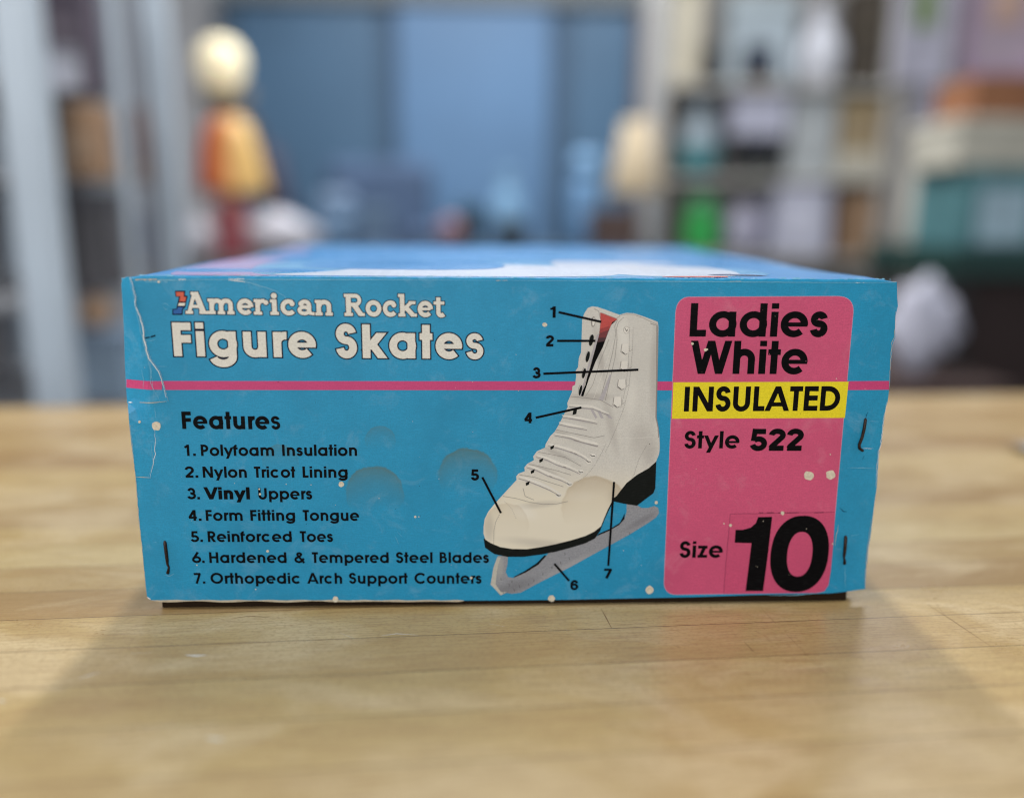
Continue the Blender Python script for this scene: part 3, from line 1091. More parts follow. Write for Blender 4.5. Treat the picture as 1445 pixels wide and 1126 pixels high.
outline5 = [(790, 160), (815, 120), (845, 108), (880, 112), (935, 130), (1030, 165), (1080, 152), (1130, 155), (1200, 178), (1292, 213), (1296, 245), (1295, 300), (1293, 450), (1290, 600), (1285, 760), (1283, 860), (1297, 930), (1303, 1000), (1305, 1060)]
lower6 = [(1303, 80), (1300, 100), (1280, 150), (1230, 195), (1150, 240), (1080, 295), (1040, 345), (1010, 385), (985, 400), (975, 430), (950, 480), (925, 540), (905, 590), (860, 625), (800, 655), (700, 685), (600, 710), (500, 730), (400, 745), (300, 743), (220, 730), (160, 705), (120, 680), (108, 640), (108, 590), (115, 540), (140, 490), (180, 440), (230, 385), (290, 320), (332, 275), (330, 250), (345, 232), (388, 215), (385, 190), (405, 165), (450, 140), (445, 115), (470, 80), (525, 55), (530, 30), (545, 5)]
left5 = [(560, 990), (590, 960), (620, 910), (645, 860), (680, 790), (676, 765), (695, 720), (708, 690), (712, 650), (730, 640), (737, 580), (733, 545), (750, 520), (755, 460), (770, 420), (775, 300), (778, 200)]
sole6 = [(108, 672), (118, 735), (180, 778), (270, 797), (380, 797), (500, 781), (600, 762), (700, 735), (800, 705), (865, 672), (900, 622), (932, 540), (965, 470), (990, 420), (1060, 436), (1150, 450), (1262, 365), (1275, 330), (1282, 145), (1225, 180), (1150, 225), (1000, 360), (880, 560), (600, 680), (300, 720), (150, 680)]
blade6 = [(205, 790), (275, 790), (270, 850), (258, 900), (275, 935), (310, 940), (400, 900), (480, 850), (535, 790), (560, 755), (700, 720), (860, 665), (960, 620), (1030, 580), (1065, 540), (1080, 490), (1080, 425), (1120, 430), (1150, 445), (1180, 465), (1225, 465), (1270, 452), (1295, 465), (1300, 500), (1280, 530), (1230, 565), (1100, 645), (900, 755), (700, 865), (500, 965), (360, 1040), (300, 1048), (265, 1042), (222, 1058), (185, 1015), (155, 985), (165, 930), (175, 870), (200, 810)]
bt.poly(A6(blade6), 1, blade)
bt.poly(A6([(200, 800), (225, 800), (205, 860), (195, 930), (190, 985), (225, 1035), (265, 1036), (225, 1058), (185, 1015), (155, 985), (165, 930), (175, 870)]), 2, bedge)
bt.poly(A6(sole6), 2, sole)
bt.poly(A5(outline5) + A6(lower6) + A5(left5), 3, boot)
for p in ([(535, 790), (480, 850), (400, 900), (310, 940), (318, 930), (395, 888), (470, 838), (522, 785)], [(1065, 540), (1030, 580), (960, 620), (880, 655), (890, 640), (975, 603), (1034, 566), (1068, 500)]):
    bt.poly(A6(p), 3, sole)
for x, y in ((282, 978), (352, 990), (315, 1015), (412, 975), (448, 950), (570, 862), (630, 830), (690, 800), (510, 905), (225, 940), (300, 955), (660, 770), (1100, 630), (240, 1030)):
    bt.line(A6([(x, y), (x + 2, y + 16)]), .5, 2.5, ink)
# opening and lining
bt.poly(A5([(900, 150), (1018, 195), (975, 235), (960, 270), (920, 380), (870, 480), (820, 610), (785, 720), (765, 715), (800, 640), (830, 520), (870, 380), (900, 280), (903, 215)]), 4, ink)
bt.poly(A5([(900, 150), (1018, 195), (982, 215), (958, 268), (938, 320), (886, 322), (900, 280), (904, 215)]), 5, lining2)
bt.poly(A5([(900, 150), (1018, 195), (982, 215), (962, 262), (895, 285), (904, 215)]), 6, lining)
bt.poly(A5([(893, 296), (956, 280), (930, 345), (880, 352)]), 4.5, 10)
bt.poly(A5([(897, 262), (966, 240), (958, 268), (895, 290)]), 6.5, 11)
bt.poly(A5([(880, 300), (893, 300), (860, 420), (820, 540), (790, 640), (770, 715), (755, 710), (790, 620), (815, 520), (850, 400)]), 5, lilac)
bt.line(A5([(860, 125), (890, 140), (903, 200), (898, 270), (872, 370), (832, 520), (795, 640), (762, 712)]), .7, 4, fold, fn=P3)
bt.line(A5([(905, 150), (1010, 190), (1040, 168), (1085, 160), (1130, 163), (1200, 190), (1292, 235)]), .6, 4, fold)
bt.line(A5([(1018, 200), (1000, 240), (1005, 300), (985, 420), (950, 560), (905, 720)]), .6, 4, fold)
bt.line(A5([(1060, 182), (1025, 215), (1010, 260), (1015, 330), (1000, 460), (975, 570), (950, 680), (935, 745)]), .6, 4, fold)
bt.poly(A5([(965, 570), (975, 575), (945, 680), (920, 748), (890, 742), (930, 660)]), 4, lilac)
bt.line(A5([(960, 330), (900, 480), (850, 640), (800, 720)]), .5, 4, fold)
bt.line(A5([(1000, 320), (945, 480), (890, 640), (855, 735)]), .45, 4, light)
# eyelets
def ell(cx, cy, rx, ry, rot=0, n=16):
    return [(cx + rx * cos(t) * cos(rot) - ry * sin(t) * sin(rot), cy + rx * cos(t) * sin(rot) + ry * sin(t) * cos(rot)) for t in (2 * pi * i / n for i in range(n))]
bt.poly(A5(ell(853, 213, 15, 36, .1)), 4, fold); bt.poly(A5(ell(855, 213, 9, 28, .1)), 5, light)
for x, y, a, c in ((840, 338, 15, 40), (816, 450, 12, 38), (790, 562, 11, 36), (766, 678, 9, 36)):
    bt.poly(A5(ell(x, y, a, c, .22)), 6, sole)
    bt.line(A5([(x - 16, y + 26), (x - 12, y - 18), (x, y - 40)]), .5, 5, fold)
bt.poly(A5([(720, 800), (745, 795), (738, 838), (712, 845)]), 5, sole)
# speed hooks
bt.poly(A5(ell(1078, 268, 24, 24)), 4, light)
bt.line(A5(ell(1078, 268, 20, 24)), .45, 5, fold); bt.line(A5([(1068, 255), (1080, 278), (1088, 262)]), .7, 6, sole)
for x, y in ((1072, 395), (1066, 512), (1048, 635), (1018, 755)):
    bt.poly(A5([(x - 26, y - 32), (x + 22, y - 34), (x + 26, y + 22), (x - 2, y + 34), (x - 30, y + 22)]), 4, light)
    bt.line(A5([(x - 24, y - 30), (x - 32, y + 22), (x - 2, y + 40), (x + 12, y + 34)]), .9, 5, fold)
    bt.line(A5([(x - 26, y + 18), (x - 6, y + 34)]), .7, 6, sole)
    bt.line(A5([(x + 24, y - 30), (x + 28, y + 20), (x + 50, y + 4)]), .4, 5, fold)
# laces, folds and seams
laces5 = [[(700, 720), (790, 728), (900, 742), (985, 790)], [(690, 790), (775, 797), (850, 803), (960, 850)], [(620, 910), (690, 925), (810, 947)], [(590, 985), (700, 1005), (790, 1035), (880, 1060)], [(640, 862), (760, 880), (880, 905)], [(600, 945), (740, 975), (860, 1000), (930, 985)]]
for p in laces5[1:5]:
    q = [p[0]]
    for a, c in zip(p, p[1:]):
        q += [((a[0] * 2 + c[0]) / 3, (a[1] * 2 + c[1]) / 3), ((a[0] + c[0] * 2) / 3, (a[1] + c[1] * 2) / 3), c]
    q = A5(q)
    bt.line([(x, y - 3.0) for x, y in q], 4.6, 4.2, light, True)
    bt.line([(x, y + .6) for x, y in q], 1.6, 4.6, lilac, True)
for p in laces5:
    bt.line(A5(p), .7, 5, fold)
for p in ([(835, 812), (850, 806), (880, 860), (870, 872)], [(880, 818), (900, 815), (925, 870), (905, 868)], [(935, 835), (960, 840), (985, 870), (960, 868)]):
    bt.poly(A5(p), 4, lilac)
def smooth(p, n=2):
    for _ in range(n):
        q = [p[0]]
        for a, c in zip(p, p[1:]):
            q += [(a[0] * .75 + c[0] * .25, a[1] * .75 + c[1] * .25), (a[0] * .25 + c[0] * .75, a[1] * .25 + c[1] * .75)]
        p = q + [p[-1]]
    return p
laces6 = [[(720, 5), (800, 25), (885, 45)], [(545, 45), (620, 60), (700, 85), (770, 115), (820, 150)], [(465, 120), (540, 140), (610, 175), (690, 200), (765, 235)], [(400, 190), (470, 210), (550, 250), (630, 275), (690, 305)], [(345, 265), (400, 280), (480, 310), (560, 345), (620, 380)],
          [(480, 85), (560, 100), (660, 120), (770, 180)], [(415, 168), (500, 185), (600, 210), (700, 240)], [(350, 240), (450, 255), (540, 285), (650, 320)], [(240, 385), (330, 400), (420, 425), (510, 440), (600, 438), (680, 420)], [(375, 330), (390, 385), (450, 410)]]
for p in laces6[:5]:
    q = smooth(A6(p))
    bt.line([(x + .6, y - 3.0) for x, y in q], 4.8, 4.2, light, True)
    bt.line([(x + .3, y + .6) for x, y in q], 1.6, 4.6, lilac, True)
for p in laces6:
    bt.line(A6(p), .7, 5, fold)
for x, y in ((575, 52), (500, 140), (442, 216), (408, 297)):
    bt.poly(A6([(x - 14, y - 2), (x + 14, y - 16), (x + 8, y + 8), (x - 12, y + 18)]), 6, sole)
for x, y in ((850, 110), (822, 148), (770, 220), (692, 303), (618, 378)):
    bt.poly(A6(ell(x, y, 20, 16)), 4, light)
    bt.line(A6([(x - 16, y - 6), (x - 4, y + 4), (x + 14, y + 2)]), 1.0, 6, sole)
for x, y in ((700, 80), (730, 95), (620, 165), (655, 185), (560, 245)):
    bt.poly(A6([(x - 12, y - 14), (x + 10, y - 12), (x + 16, y + 14), (x - 4, y + 8)]), 4, fold)
def stitches(pts, px, layer=5, mi=fold, w=.55):
    for i in range(len(pts) - 1):
        a, c = Vector(pts[i]), Vector(pts[i + 1])
        n = max(1, int((c - a).length / px))
        for j in range(n):
            bt.line([tuple(a + (c - a) * (j / n)), tuple(a + (c - a) * ((j + .55) / n))], w, layer, mi)
stitches(A5([(1125, 250), (1118, 420), (1105, 560), (1095, 660), (1060, 800), (1010, 930), (960, 1050), (930, 1105)]), 2.6)
stitches(A5([(1100, 250), (1095, 420), (1078, 640), (1040, 800)]), 2.6)
stitches(A6([(940, 30), (900, 110), (860, 180), (810, 240), (745, 290)]), 2.6)
stitches(A6([(215, 510), (190, 560), (178, 620), (176, 715)]), 2.4, w=.8)
stitches(A6([(250, 420), (300, 470), (330, 540)]), 2.6, w=.4)
stitches(A6([(1215, 40), (1160, 140), (1130, 240), (1110, 270)]), 2.4)
bt.line(A5([(1000, 1000), (1120, 1005), (1300, 990)]), .35, 5, light)
bt.poly(A5([(1240, 220), (1292, 240), (1290, 600), (1284, 860), (1297, 930), (1300, 1000), (1275, 990), (1268, 880), (1270, 600), (1268, 300)]), 3.5, fold)
bt.poly(A5([(1225, 222), (1282, 240), (1281, 600), (1275, 860), (1290, 930), (1294, 1000), (1262, 990), (1250, 880), (1252, 600), (1250, 300)]), 3.8, boot)
# call-out numbers and pointers
Fg = lambda s, a, c, cap: bt.text(s, a, c, cap, 168, 8, ink, fn=figure)
for s, x0, x1, y1, cap in (('1', 776.2, 784, 448.4, 16), ('2', 770, 781.5, 489, 15.7), ('3', 751.2, 762.8, 534, 15.6), ('4', 739.3, 750.7, 597, 15), ('5', 664.6, 676, 677.6, 15.6), ('6', 804.7, 815.8, 831.8, 13.8), ('7', 852, 863.5, 815.6, 13.8)):
    Fg(s, (x0, y1), (x1, y1), cap)
for p in ([(788.7, 440.7), (847.9, 454.2)], [(786.6, 481), (839.6, 481)], [(767.3, 527.3), (900.2, 521.7)], [(756.5, 589.2), (819.9, 575)], [(680.8, 673.6), (706.7, 723.2)], [(782.5, 795.4), (802.8, 818.9)], [(866.4, 680.2), (864, 715), (858.3, 797.5)]):
    bt.line(p, 3.3, 7, ink)
bpic = bt.build('skate_picture', BM, box)
bpic['label'] = 'printed picture of a white laced figure skate with numbered pointers'

# pink size label ---------------------------------------------------------
lb = Layers()
LM = [M_PINK, M_PINK_EDGE, M_YEL, M_INK, M_FLECK, M_CRACK]
def rounded(d=0.0):
    L_ = [(953.3 - d, 446.8), (948.2 - d, 590), (937.4 - d, 820)]
    pts = []
    def cor(a, c, e):           # quadratic corner
        for i in range(9):
            t = i / 8
            pts.append(((1 - t) ** 2 * a[0] + 2 * t * (1 - t) * c[0] + t * t * e[0], (1 - t) ** 2 * a[1] + 2 * t * (1 - t) * c[1] + t * t * e[1]))
    cor((953.6 - d, 443), (955 - d, 418 - d), (977, 419.6 - d))
    cor((1182, 418.6 - d), (1205 + d, 419 - d), (1203.6 + d, 441))
    cor((1170 + d, 815), (1167.5 + d, 835 + d), (1148, 835.6 + d))
    cor((956, 838.2 + d), (936 - d, 839 + d), (937.6 - d, 818))
    return pts
lb.poly(rounded(.7), 1, 1)
lb.poly(rounded(0), 2, 0)
lb.poly([(950.2, 539.4), (1197.4, 538.6), (1192.2, 589.6), (948.2, 590.8)], 3, 2)
lt = lambda s, a, c, cap, w=128, **k: lb.text(s, a, c, cap, w, 4, 3, **k)
lt('Ladies', (972.7, 475.0), (1166.6, 475.4), 47.2, 152, track=-16)
lt('White', (972.7, 527.6), (1138, 527.8), 46.8, 152, track=-16)
lt('INSULATED', (964.8, 580.6), (1183.8, 579.4), 34.9, 152, track=-24)
lt('Style', (965.3, 632.6), (1042.8, 632.6), 24.4, 146, track=-6)
lt('522', (1057.6, 636), (1132.5, 636), 31, 178, fn=figure, track=10)
lt('Size', (958.6, 786.6), (1019.4, 786.6), 23, 146, track=-4)
for x, y, r in ((1140.8, 671, 7), (1171.7, 669.7, 6.8), (976.9, 485, 2), (995.5, 493.7, 2.4), (1171.5, 641, .9), (998, 493, 1.2), (1021.5, 738.5, 1.1), (1180, 534, .7), (1220, 548, 1)):
    if x < 1200:
        lb.dot(x, y, r, 5, 4, int(x))
    lb.dot(x + .4, y + .6, r * .55, 6, 4, int(x) + 5)
rnd = random.Random(9)
for k in range(26):
    lb.dot(rnd.uniform(955, 1180), rnd.uniform(430, 830), rnd.uniform(.2, .5), 5, (4, 3, 1)[k % 3], k)
label = lb.build('size_label', LM, box)
label['label'] = 'pink size label with rounded corners and a yellow band'

# clear sticker with the printed 10
sk = Layers()
M_STICK = card('sticker_pink_print', lin(208, 80, 122), rough=.36)
M_STICKEDGE = card('sticker_edge_dirt', lin(150, 48, 88))
A8 = lambda pts: [(920 + x * .25606, 600 + y * .25617) for x, y in pts]
edge = A8([(432, 488), (1008, 478), (1000, 640), (985, 800), (972, 880), (950, 912), (915, 922), (395, 928), (412, 700)])
sk.poly(edge, 3.2, 0)
for a, c in ((0, 1), (0, 8), (8, 7)):
    p0, p1 = Vector(edge[a]), Vector(edge[c])
    sk.line([tuple(p0 + (p1 - p0) * t / 8 + Vector((rnd.uniform(-.25, .25), rnd.uniform(-.25, .25)))) for t in range(9)], .8, 3.8, 1)
for a, c in ((590, 612), (632, 672), (695, 735), (745, 808), (895, 945)):
    sk.line(A8([(a, 481), (c, 480)]), .8, 4.2, 2)
sk.poly(A8([(585, 505), (662, 503), (640, 700), (612, 912), (515, 911), (532, 780), (548, 648), (455, 646), (460, 575), (500, 575), (545, 562), (572, 538)]), 4.4, 2)
def sup(cx, cy, rx, ry, sk_, n=48, e=2.25):
    out = []
    for i in range(n):
        t = 2 * pi * i / n
        x = math.copysign(abs(cos(t)) ** (2 / e), cos(t)) * rx
        y = math.copysign(abs(sin(t)) ** (2 / e), sin(t)) * ry
        out.append((cx + x - y * sk_, cy + y))
    return out
ou, inn = A8(sup(813, 707, 160, 210, .10)), A8(sup(814, 709, 69, 123, .10))
quads = []
for i in range(48):
    j = (i + 1) % 48
    quads.append([Vector(pan(*p)) * 1000 for p in (ou[i], ou[j], inn[j], inn[i])])
v, t = union(quads, 1e-4)
sk.tris([p / 1000 for p in v], t, 4.4, 2)
for x, y, r in ((1104, 723.7, 2.8), (1030.6, 740.9, 2.2), (1077, 735, .6), (1138, 746, .6), (1175, 767, 1.2)):
    sk.dot(x, y, r, 5, 3, int(x))
stick = sk.build('size_sticker', [M_STICK, M_STICKEDGE, M_INK, M_FLECK], label)
stick['label'] = 'square sticker with a large black 10 on the pink label'

# torn flap wrapped round the left corner ---------------------------------
FL = [(171.5, 402), (173, 395.5), (178, 391.2), (183, 390.6), (186, 396), (189, 404), (190.5, 411), (193, 419), (192, 428), (195, 437), (199, 446), (202, 456), (204.5, 466), (203.5, 473), (206, 481), (208, 492), (212, 505), (220, 516), (226, 524), (230, 536), (233, 548), (235.5, 558), (238, 566.5),
      (226, 567.5), (212, 569), (199, 569.6), (188, 571), (180.2, 571.5), (179, 556), (177, 520), (175.5, 470), (173.5, 430)]
fl = Layers()
EDGE_X = pan(214, 480)[0]
def F3(x, z, layer=0.0):
    return P3(x, z) + Vector((0, -0.00034 - layer * 3e-5, 0))
o3 = [Vector(pan(*p)) for p in FL]
g3 = [Vector((-0.17 + .002 * i, .095 + .0025 * k)) for i in range(11) for k in range(26)]
g3 = [g for g in g3 if inside(g, o3) and min((g - q).length for q in o3) > .0009]
v, e, f, _, _, of = delaunay_2d_cdt([p * 1000 for p in o3 + g3], [], [list(range(len(o3)))[::-1]], 0, 1e-4)
tri = [t for t, o in zip(f, of) if o]
v = [p / 1000 for p in v]
fl.tris(v, tri, 0, 0, F3)
fl.add([F3(p.x, p.y) + Vector((0, .00026, 0)) for p in v], [list(reversed(t)) for t in tri], 2)
nv = len(v)
have = {(t[i], t[(i + 1) % 3]) for t in tri for i in range(3)}
fl.f += [[c, a, a + nv, c + nv] for a, c in have if (c, a) not in have]
fl.m += [2] * (len(fl.f) - len(fl.m))
sx = [180 + 5.0 * i for i in range(11)]
for a, c in zip(sx, sx[1:]):
    q = [pan(a - .8, 549.6), pan(min(c - .8, 232.5), 549.8), pan(min(c - .8, 230), 537.8), pan(a - .8, 537.4)]
    fl.add([F3(x, z, 3) for x, z in q], [[0, 1, 2, 3]], 1)
def fcrack(pts, w, mi, seed, jit=.6):
    r = random.Random(seed)
    q = []
    for i in range(len(pts) - 1):
        a, c = Vector(pts[i]), Vector(pts[i + 1])
        n = max(2, int((c - a).length / 4))
        q += [tuple(a + (c - a) * (j / n) + Vector((r.uniform(-jit, jit), 0))) for j in range(n)]
    q.append(pts[-1])
    fl.line(q, w, 4.5, mi, True, F3)
fcrack([(184, 392), (187.5, 403), (189.5, 412), (191.5, 419), (191, 428), (194, 438), (198, 447), (200.5, 456), (203, 467), (202.5, 474), (205, 482), (207, 494), (211, 506), (219, 517), (225, 525), (229, 537), (232, 549), (235, 561)], 1.6, 2, 1, .5)
fcrack([(182, 393), (187, 408), (190, 425), (193, 440), (197, 455), (198, 468), (202, 476), (206, 496), (213, 520), (216, 545), (217, 562)], .8, 3, 2, .7)
fcrack([(200, 520), (203, 535), (203, 550)], .6, 3, 3)
fcrack([(214, 500), (213, 540), (226, 566)], .7, 3, 4)
fcrack([(181, 570), (187, 569.8)], 2.4, 2, 5, .2)
fcrack([(187, 570), (200, 568.8), (214, 568.2), (236, 566)], 1.2, 4, 6, .3)
flap = fl.build('corner_flap', [M_BLUE, M_STRIPE, M_TORN, M_CRACK, M_BOARD], box)
flap['label'] = 'torn blue paper flap wrapped round the left corner'

# lid top with its rounded front fold ---------------------------------------
tp = MB()
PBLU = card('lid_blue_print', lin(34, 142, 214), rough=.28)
PHAL = card('lid_pale_blue_sheen', lin(96, 170, 222), rough=.28)  # halo round the white print, the lid's soft sheen painted as colour
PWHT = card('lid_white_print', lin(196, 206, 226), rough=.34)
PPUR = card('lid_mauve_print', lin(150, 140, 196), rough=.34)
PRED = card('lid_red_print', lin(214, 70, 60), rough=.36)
PNAV = card('lid_navy_print', lin(40, 62, 120), rough=.34)
zf = pan(700, 395)[1]
prof = [(0.0, -.0015)]
rr = ZT - zf + .0004
prof = [(rr - rr * cos(a), zf - .0004 + rr * sin(a)) for a in (radians(x) for x in (0, 15, 30, 45, 60, 75, 90))] + [(y, ZT) for y in (.006, .012, .03, .07, .12, .18, .25, .32, BY - .001)]
nx = 68
def topz(x, y):
    s = min(1, y / .05) * min(1, (BY - y) / .04)
    return (0.0009 * sin(x * 19 + 1) + 0.0006 * sin(y * 31 + x * 9)) * s
vt, ft, fm = [], [], []
for i in range(nx + 1):
    x = -BX + .0006 + (2 * BX - .0012) * i / nx
    xr_ = x
    for (y, z) in prof:
        wv = .00008 * sin(i * 1.9) + .00006 * sin(i * 4.3 + 1) if y < .004 else 0
        yy = y + warp(x, z if y < .003 else ZT) * max(0, 1 - y / .02)
        # the lid's side edges run back; corners slightly crushed
        zz = z + topz(x, y) + wv - .0012 * max(0, 1 - (BX - abs(x)) / .008) * (1 if y < .02 else .6)
        vt.append(Vector((xr_, yy, zz)))
k = len(prof)
for i in range(nx):
    for j in range(k - 1):
        ft.append([i * k + j, (i + 1) * k + j, (i + 1) * k + j + 1, i * k + j + 1])
        fm.append(1 if j < 5 else 0)
tp.add(vt, ft)
tp.m = fm
tp.add([p - Vector((0, 0, .0012)) + Vector((0, .0004, 0)) for p in vt], [list(reversed(q)) for q in ft], 6)
def TP(x, y, layer=0):
    return Vector((x, y, ZT + topz(x, y) + layer * 8e-5 - .0012 * max(0, 1 - (BX - abs(x)) / .008) * .8))
class TopL(Layers):
    pass
tl = Layers()
def tpoly(pts, layer, mi, sm=2):
    P = [Vector(p) for p in pts]
    for _ in range(sm):
        q = []
        for i in range(len(P)):
            a, c = P[i], P[(i + 1) % len(P)]
            q += [a * .75 + c * .25, a * .25 + c * .75]
        P = q
    # cut by a grid so that the print follows the slightly wavy lid
    vs = [p * 1000 for p in P]
    n_ = len(vs)
    gr = [Vector((-168 + 8 * i, 6 + 8 * j)) for i in range(43) for j in range(46)]
    gr = [g for g in gr if inside(g, vs)]
    v, e, f, _, _, of = delaunay_2d_cdt(vs + gr, [], [list(range(n_)) if sum(vs[i].x * vs[(i + 1) % n_].y - vs[(i + 1) % n_].x * vs[i].y for i in range(n_)) > 0 else list(range(n_))[::-1]], 0, 1e-3)
    tl.add([TP(p.x / 1000, p.y / 1000, layer) for p in v], [list(t) for t, o in zip(f, of) if o], mi)
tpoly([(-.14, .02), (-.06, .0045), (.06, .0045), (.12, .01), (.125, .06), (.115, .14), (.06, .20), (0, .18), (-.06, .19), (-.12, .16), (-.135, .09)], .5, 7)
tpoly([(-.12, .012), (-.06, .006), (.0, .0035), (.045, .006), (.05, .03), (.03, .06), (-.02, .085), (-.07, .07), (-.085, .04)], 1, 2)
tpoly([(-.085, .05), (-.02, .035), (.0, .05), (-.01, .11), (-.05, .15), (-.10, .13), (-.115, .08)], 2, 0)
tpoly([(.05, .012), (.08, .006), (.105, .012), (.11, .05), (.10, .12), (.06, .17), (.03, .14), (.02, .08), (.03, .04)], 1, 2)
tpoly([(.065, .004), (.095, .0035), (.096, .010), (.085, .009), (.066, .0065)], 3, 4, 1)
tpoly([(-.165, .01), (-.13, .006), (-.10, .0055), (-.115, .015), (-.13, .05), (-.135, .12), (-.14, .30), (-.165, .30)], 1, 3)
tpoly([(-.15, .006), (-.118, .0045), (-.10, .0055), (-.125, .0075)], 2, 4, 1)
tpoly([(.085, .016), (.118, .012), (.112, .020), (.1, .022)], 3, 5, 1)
tp.v, off = tp.v, len(tp.v)
tp.add(tl.v, tl.f)
tp.m = tp.m[:len(tp.f) - len(tl.f)] + tl.m
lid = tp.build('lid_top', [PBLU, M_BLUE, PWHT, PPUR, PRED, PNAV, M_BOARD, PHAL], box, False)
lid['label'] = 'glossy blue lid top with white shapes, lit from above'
# rubbed white flecks along the fold, with its bright edge highlight painted in
fe = MB()
rnd = random.Random(5)
for i in range(150):
    x = rnd.uniform(-BX + .003, BX - .003)
    ln = rnd.choice((.0006, .001, .0016, .003))
    a = radians(rnd.uniform(45, 80))
    y, z = rr - rr * cos(a), zf - .0004 + rr * sin(a)
    wv = 0.0003
    h_ = rnd.uniform(.00006, .0002)
    y += warp(x, z)
    fe.add([(x, y - .00025, z + wv - h_), (x + ln, y - .00025, z + wv - h_), (x + ln * .8, y + .0001, z + wv + h_), (x + ln * .1, y + .0001, z + wv + h_)], [[0, 1, 2, 3]], 0)
fo = fe.build('rubbed_fold_highlight', M_CRACK, lid)
# sides and back of the lid, the tray inside
for s in (-1, 1):
    q = MB()
    x = s * (BX - .0030)
    for a, c in zip((.008, .06, .13, .2, .27, .33), (.06, .13, .2, .27, .33, BY - .002)):
        b0, b1 = .002 * sin(a / BY * pi), .002 * sin(c / BY * pi)
        q.add([(x - s * b0 * 0.3, a, .004), (x - s * b1 * .3, c, .004), (x + s * 0, c, ZT - .0016), (x, a, ZT - .0016),
               (x - s * (b0 * 0.3 + .0011), a, .004), (x - s * (b1 * .3 + .0011), c, .004), (x - s * .0011, c, ZT - .0016), (x - s * .0011, a, ZT - .0016)],
              [[0, 1, 2, 3], [7, 6, 5, 4], [0, 4, 5, 1]])
    q.build('side_panel', M_BLUE, box)
MB().box(-BX + .003, BX - .003, BY - .0018, BY - .0006, .004, ZT - .0016).build('back_panel', M_BLUE, box)
MB().box(-BX + .0045, BX - .0080, .0024, BY - .004, .0002, ZT - .006).build('tray', M_DARK, box)

# staples --------------------------------------------------------------------
M_RUST = plain('rusty_wire', lin(52, 40, 36), 0.42, 0.5, 1400, 0.8)
def staple(pts, w):
    q = MB()
    P = []
    for i, (x, y) in enumerate(pts):
        a, z = pan(x, y)
        p = P3(a, z)
        P.append(p + Vector((0, -.00025 if 0 < i < len(pts) - 1 else .0009, 0)))
    q.tube(P, [x * .92 for x in w], 8)
    return q.build('staple', M_RUST, box, True)
staple([(232.5, 763), (233, 766), (234.5, 778), (236, 790), (236.5, 796), (238.5, 800), (237, 808), (237, 810)], [.0008, .00085, .00085, .0008, .0006, .0005, .0008, .0007])
staple([(1221.5, 590), (1221, 593), (1219, 606), (1216, 618), (1212, 628), (1212.5, 633), (1217, 636.5), (1219, 637)], [.0007, .0008, .0008, .0008, .0008, .0008, .0007, .0005])
staple([(1193, 756), (1193, 759), (1192, 774), (1191, 783), (1190.5, 787), (1191.5, 790), (1191.5, 795), (1191.5, 797)], [.0008, .0009, .0009, .0008, .0005, .0006, .0009, .0008])

# ------------------------------------------------------------------ the room behind
ZFL = -0.9
tag(MB().box(-3.2, 3.6, -1.2, 4.7, ZFL - .05, ZFL).build('floor', plain('grey_floor', lin(96, 84, 76), .5, .2, 3)), kind='structure')
tag(MB().box(-3.2, 3.6, 4.55, 4.7, ZFL, 2.3).build('back_wall', plain('grey_wall', lin(190, 190, 192), .8, .06, 2)), 'grey back wall of the shop behind the blue door', 'wall')
tag(MB().box(-1.75, -1.68, 0.6, 4.5, ZFL, 2.3).build('side_wall', plain('dim_wall', lin(140, 140, 146), .8, .1, 2)), 'plain grey side wall behind the pale shelving', 'wall')


def rect(x0, y0, x1, y1, Y):
    """a thing's extent at depth Y from the photograph's pixels"""
    a, c = at((x0 + x1) / 2, y0, Y), at((x0 + x1) / 2, y1, Y)
    l, r = at(x0, (y0 + y1) / 2, Y), at(x1, (y0 + y1) / 2, Y)
    return l.x, r.x, c.z, a.z


_mc = {}
def col(r, g, b, rough=.55, emit=0, metal=0):
    k = (r, g, b, rough, emit, metal)
    if k not in _mc:
        _mc[k] = plain('paint_%s' % ('a' * 1) + '_%d_%d_%d' % (r, g, b), lin(r, g, b), rough, .14, 9, metal, emit)
    return _mc[k]

# blue door with its frame
x0, x1, z0, z1 = rect(330, 8, 898, 300, 4.40)
door = empty('sliding_door', ((x0 + x1) / 2, 4.4, ZFL), 'wide blue panelled sliding door across the back of the shop', 'door')
BD = plain('blue_door_paint', lin(78, 112, 142), .45, .08, 2.2)
BD2 = plain('blue_door_light_paint', lin(96, 134, 174), .45, .07, 2.2)
BDD = plain('blue_door_seam', lin(64, 90, 116), .6)
e = [rect(a, 8, a + 10, 300, 4.40)[0] for a in (338, 535, 562, 775, 806, 893)]
MB().box(e[0], e[1], 4.40, 4.45, ZFL, z1, 0, .006).build('door_panel', BD, door)
MB().box(e[2], e[3], 4.38, 4.43, ZFL, z1, 0, .006).build('door_panel', BD2, door)
MB().box(e[4], e[5], 4.40, 4.45, ZFL, z1, 0, .006).build('door_panel', BD, door)
MB().box(e[1], e[2], 4.41, 4.46, ZFL, z1, 0, .004).build('seam', BDD, door)
MB().box(e[3], e[4], 4.41, 4.46, ZFL, z1, 0, .004).build('seam', BDD, door)
MB().box(e[0] - .06, e[5] + .03, 4.34, 4.5, z1, z1 + .12, 0, .004).build('lintel', plain('lintel_grey', lin(120, 126, 128), .6), door)
MB().box(e[0] - .07, e[0], 4.36, 4.5, ZFL, z1, 0, .004).build('door_frame', plain('frame_slate', lin(66, 86, 104), .6), door)
MB().box(e[5], e[5] + .09, 4.33, 4.5, ZFL, z1, 0, .004).build('door_frame', plain('frame_brown', lin(112, 96, 92), .6), door)

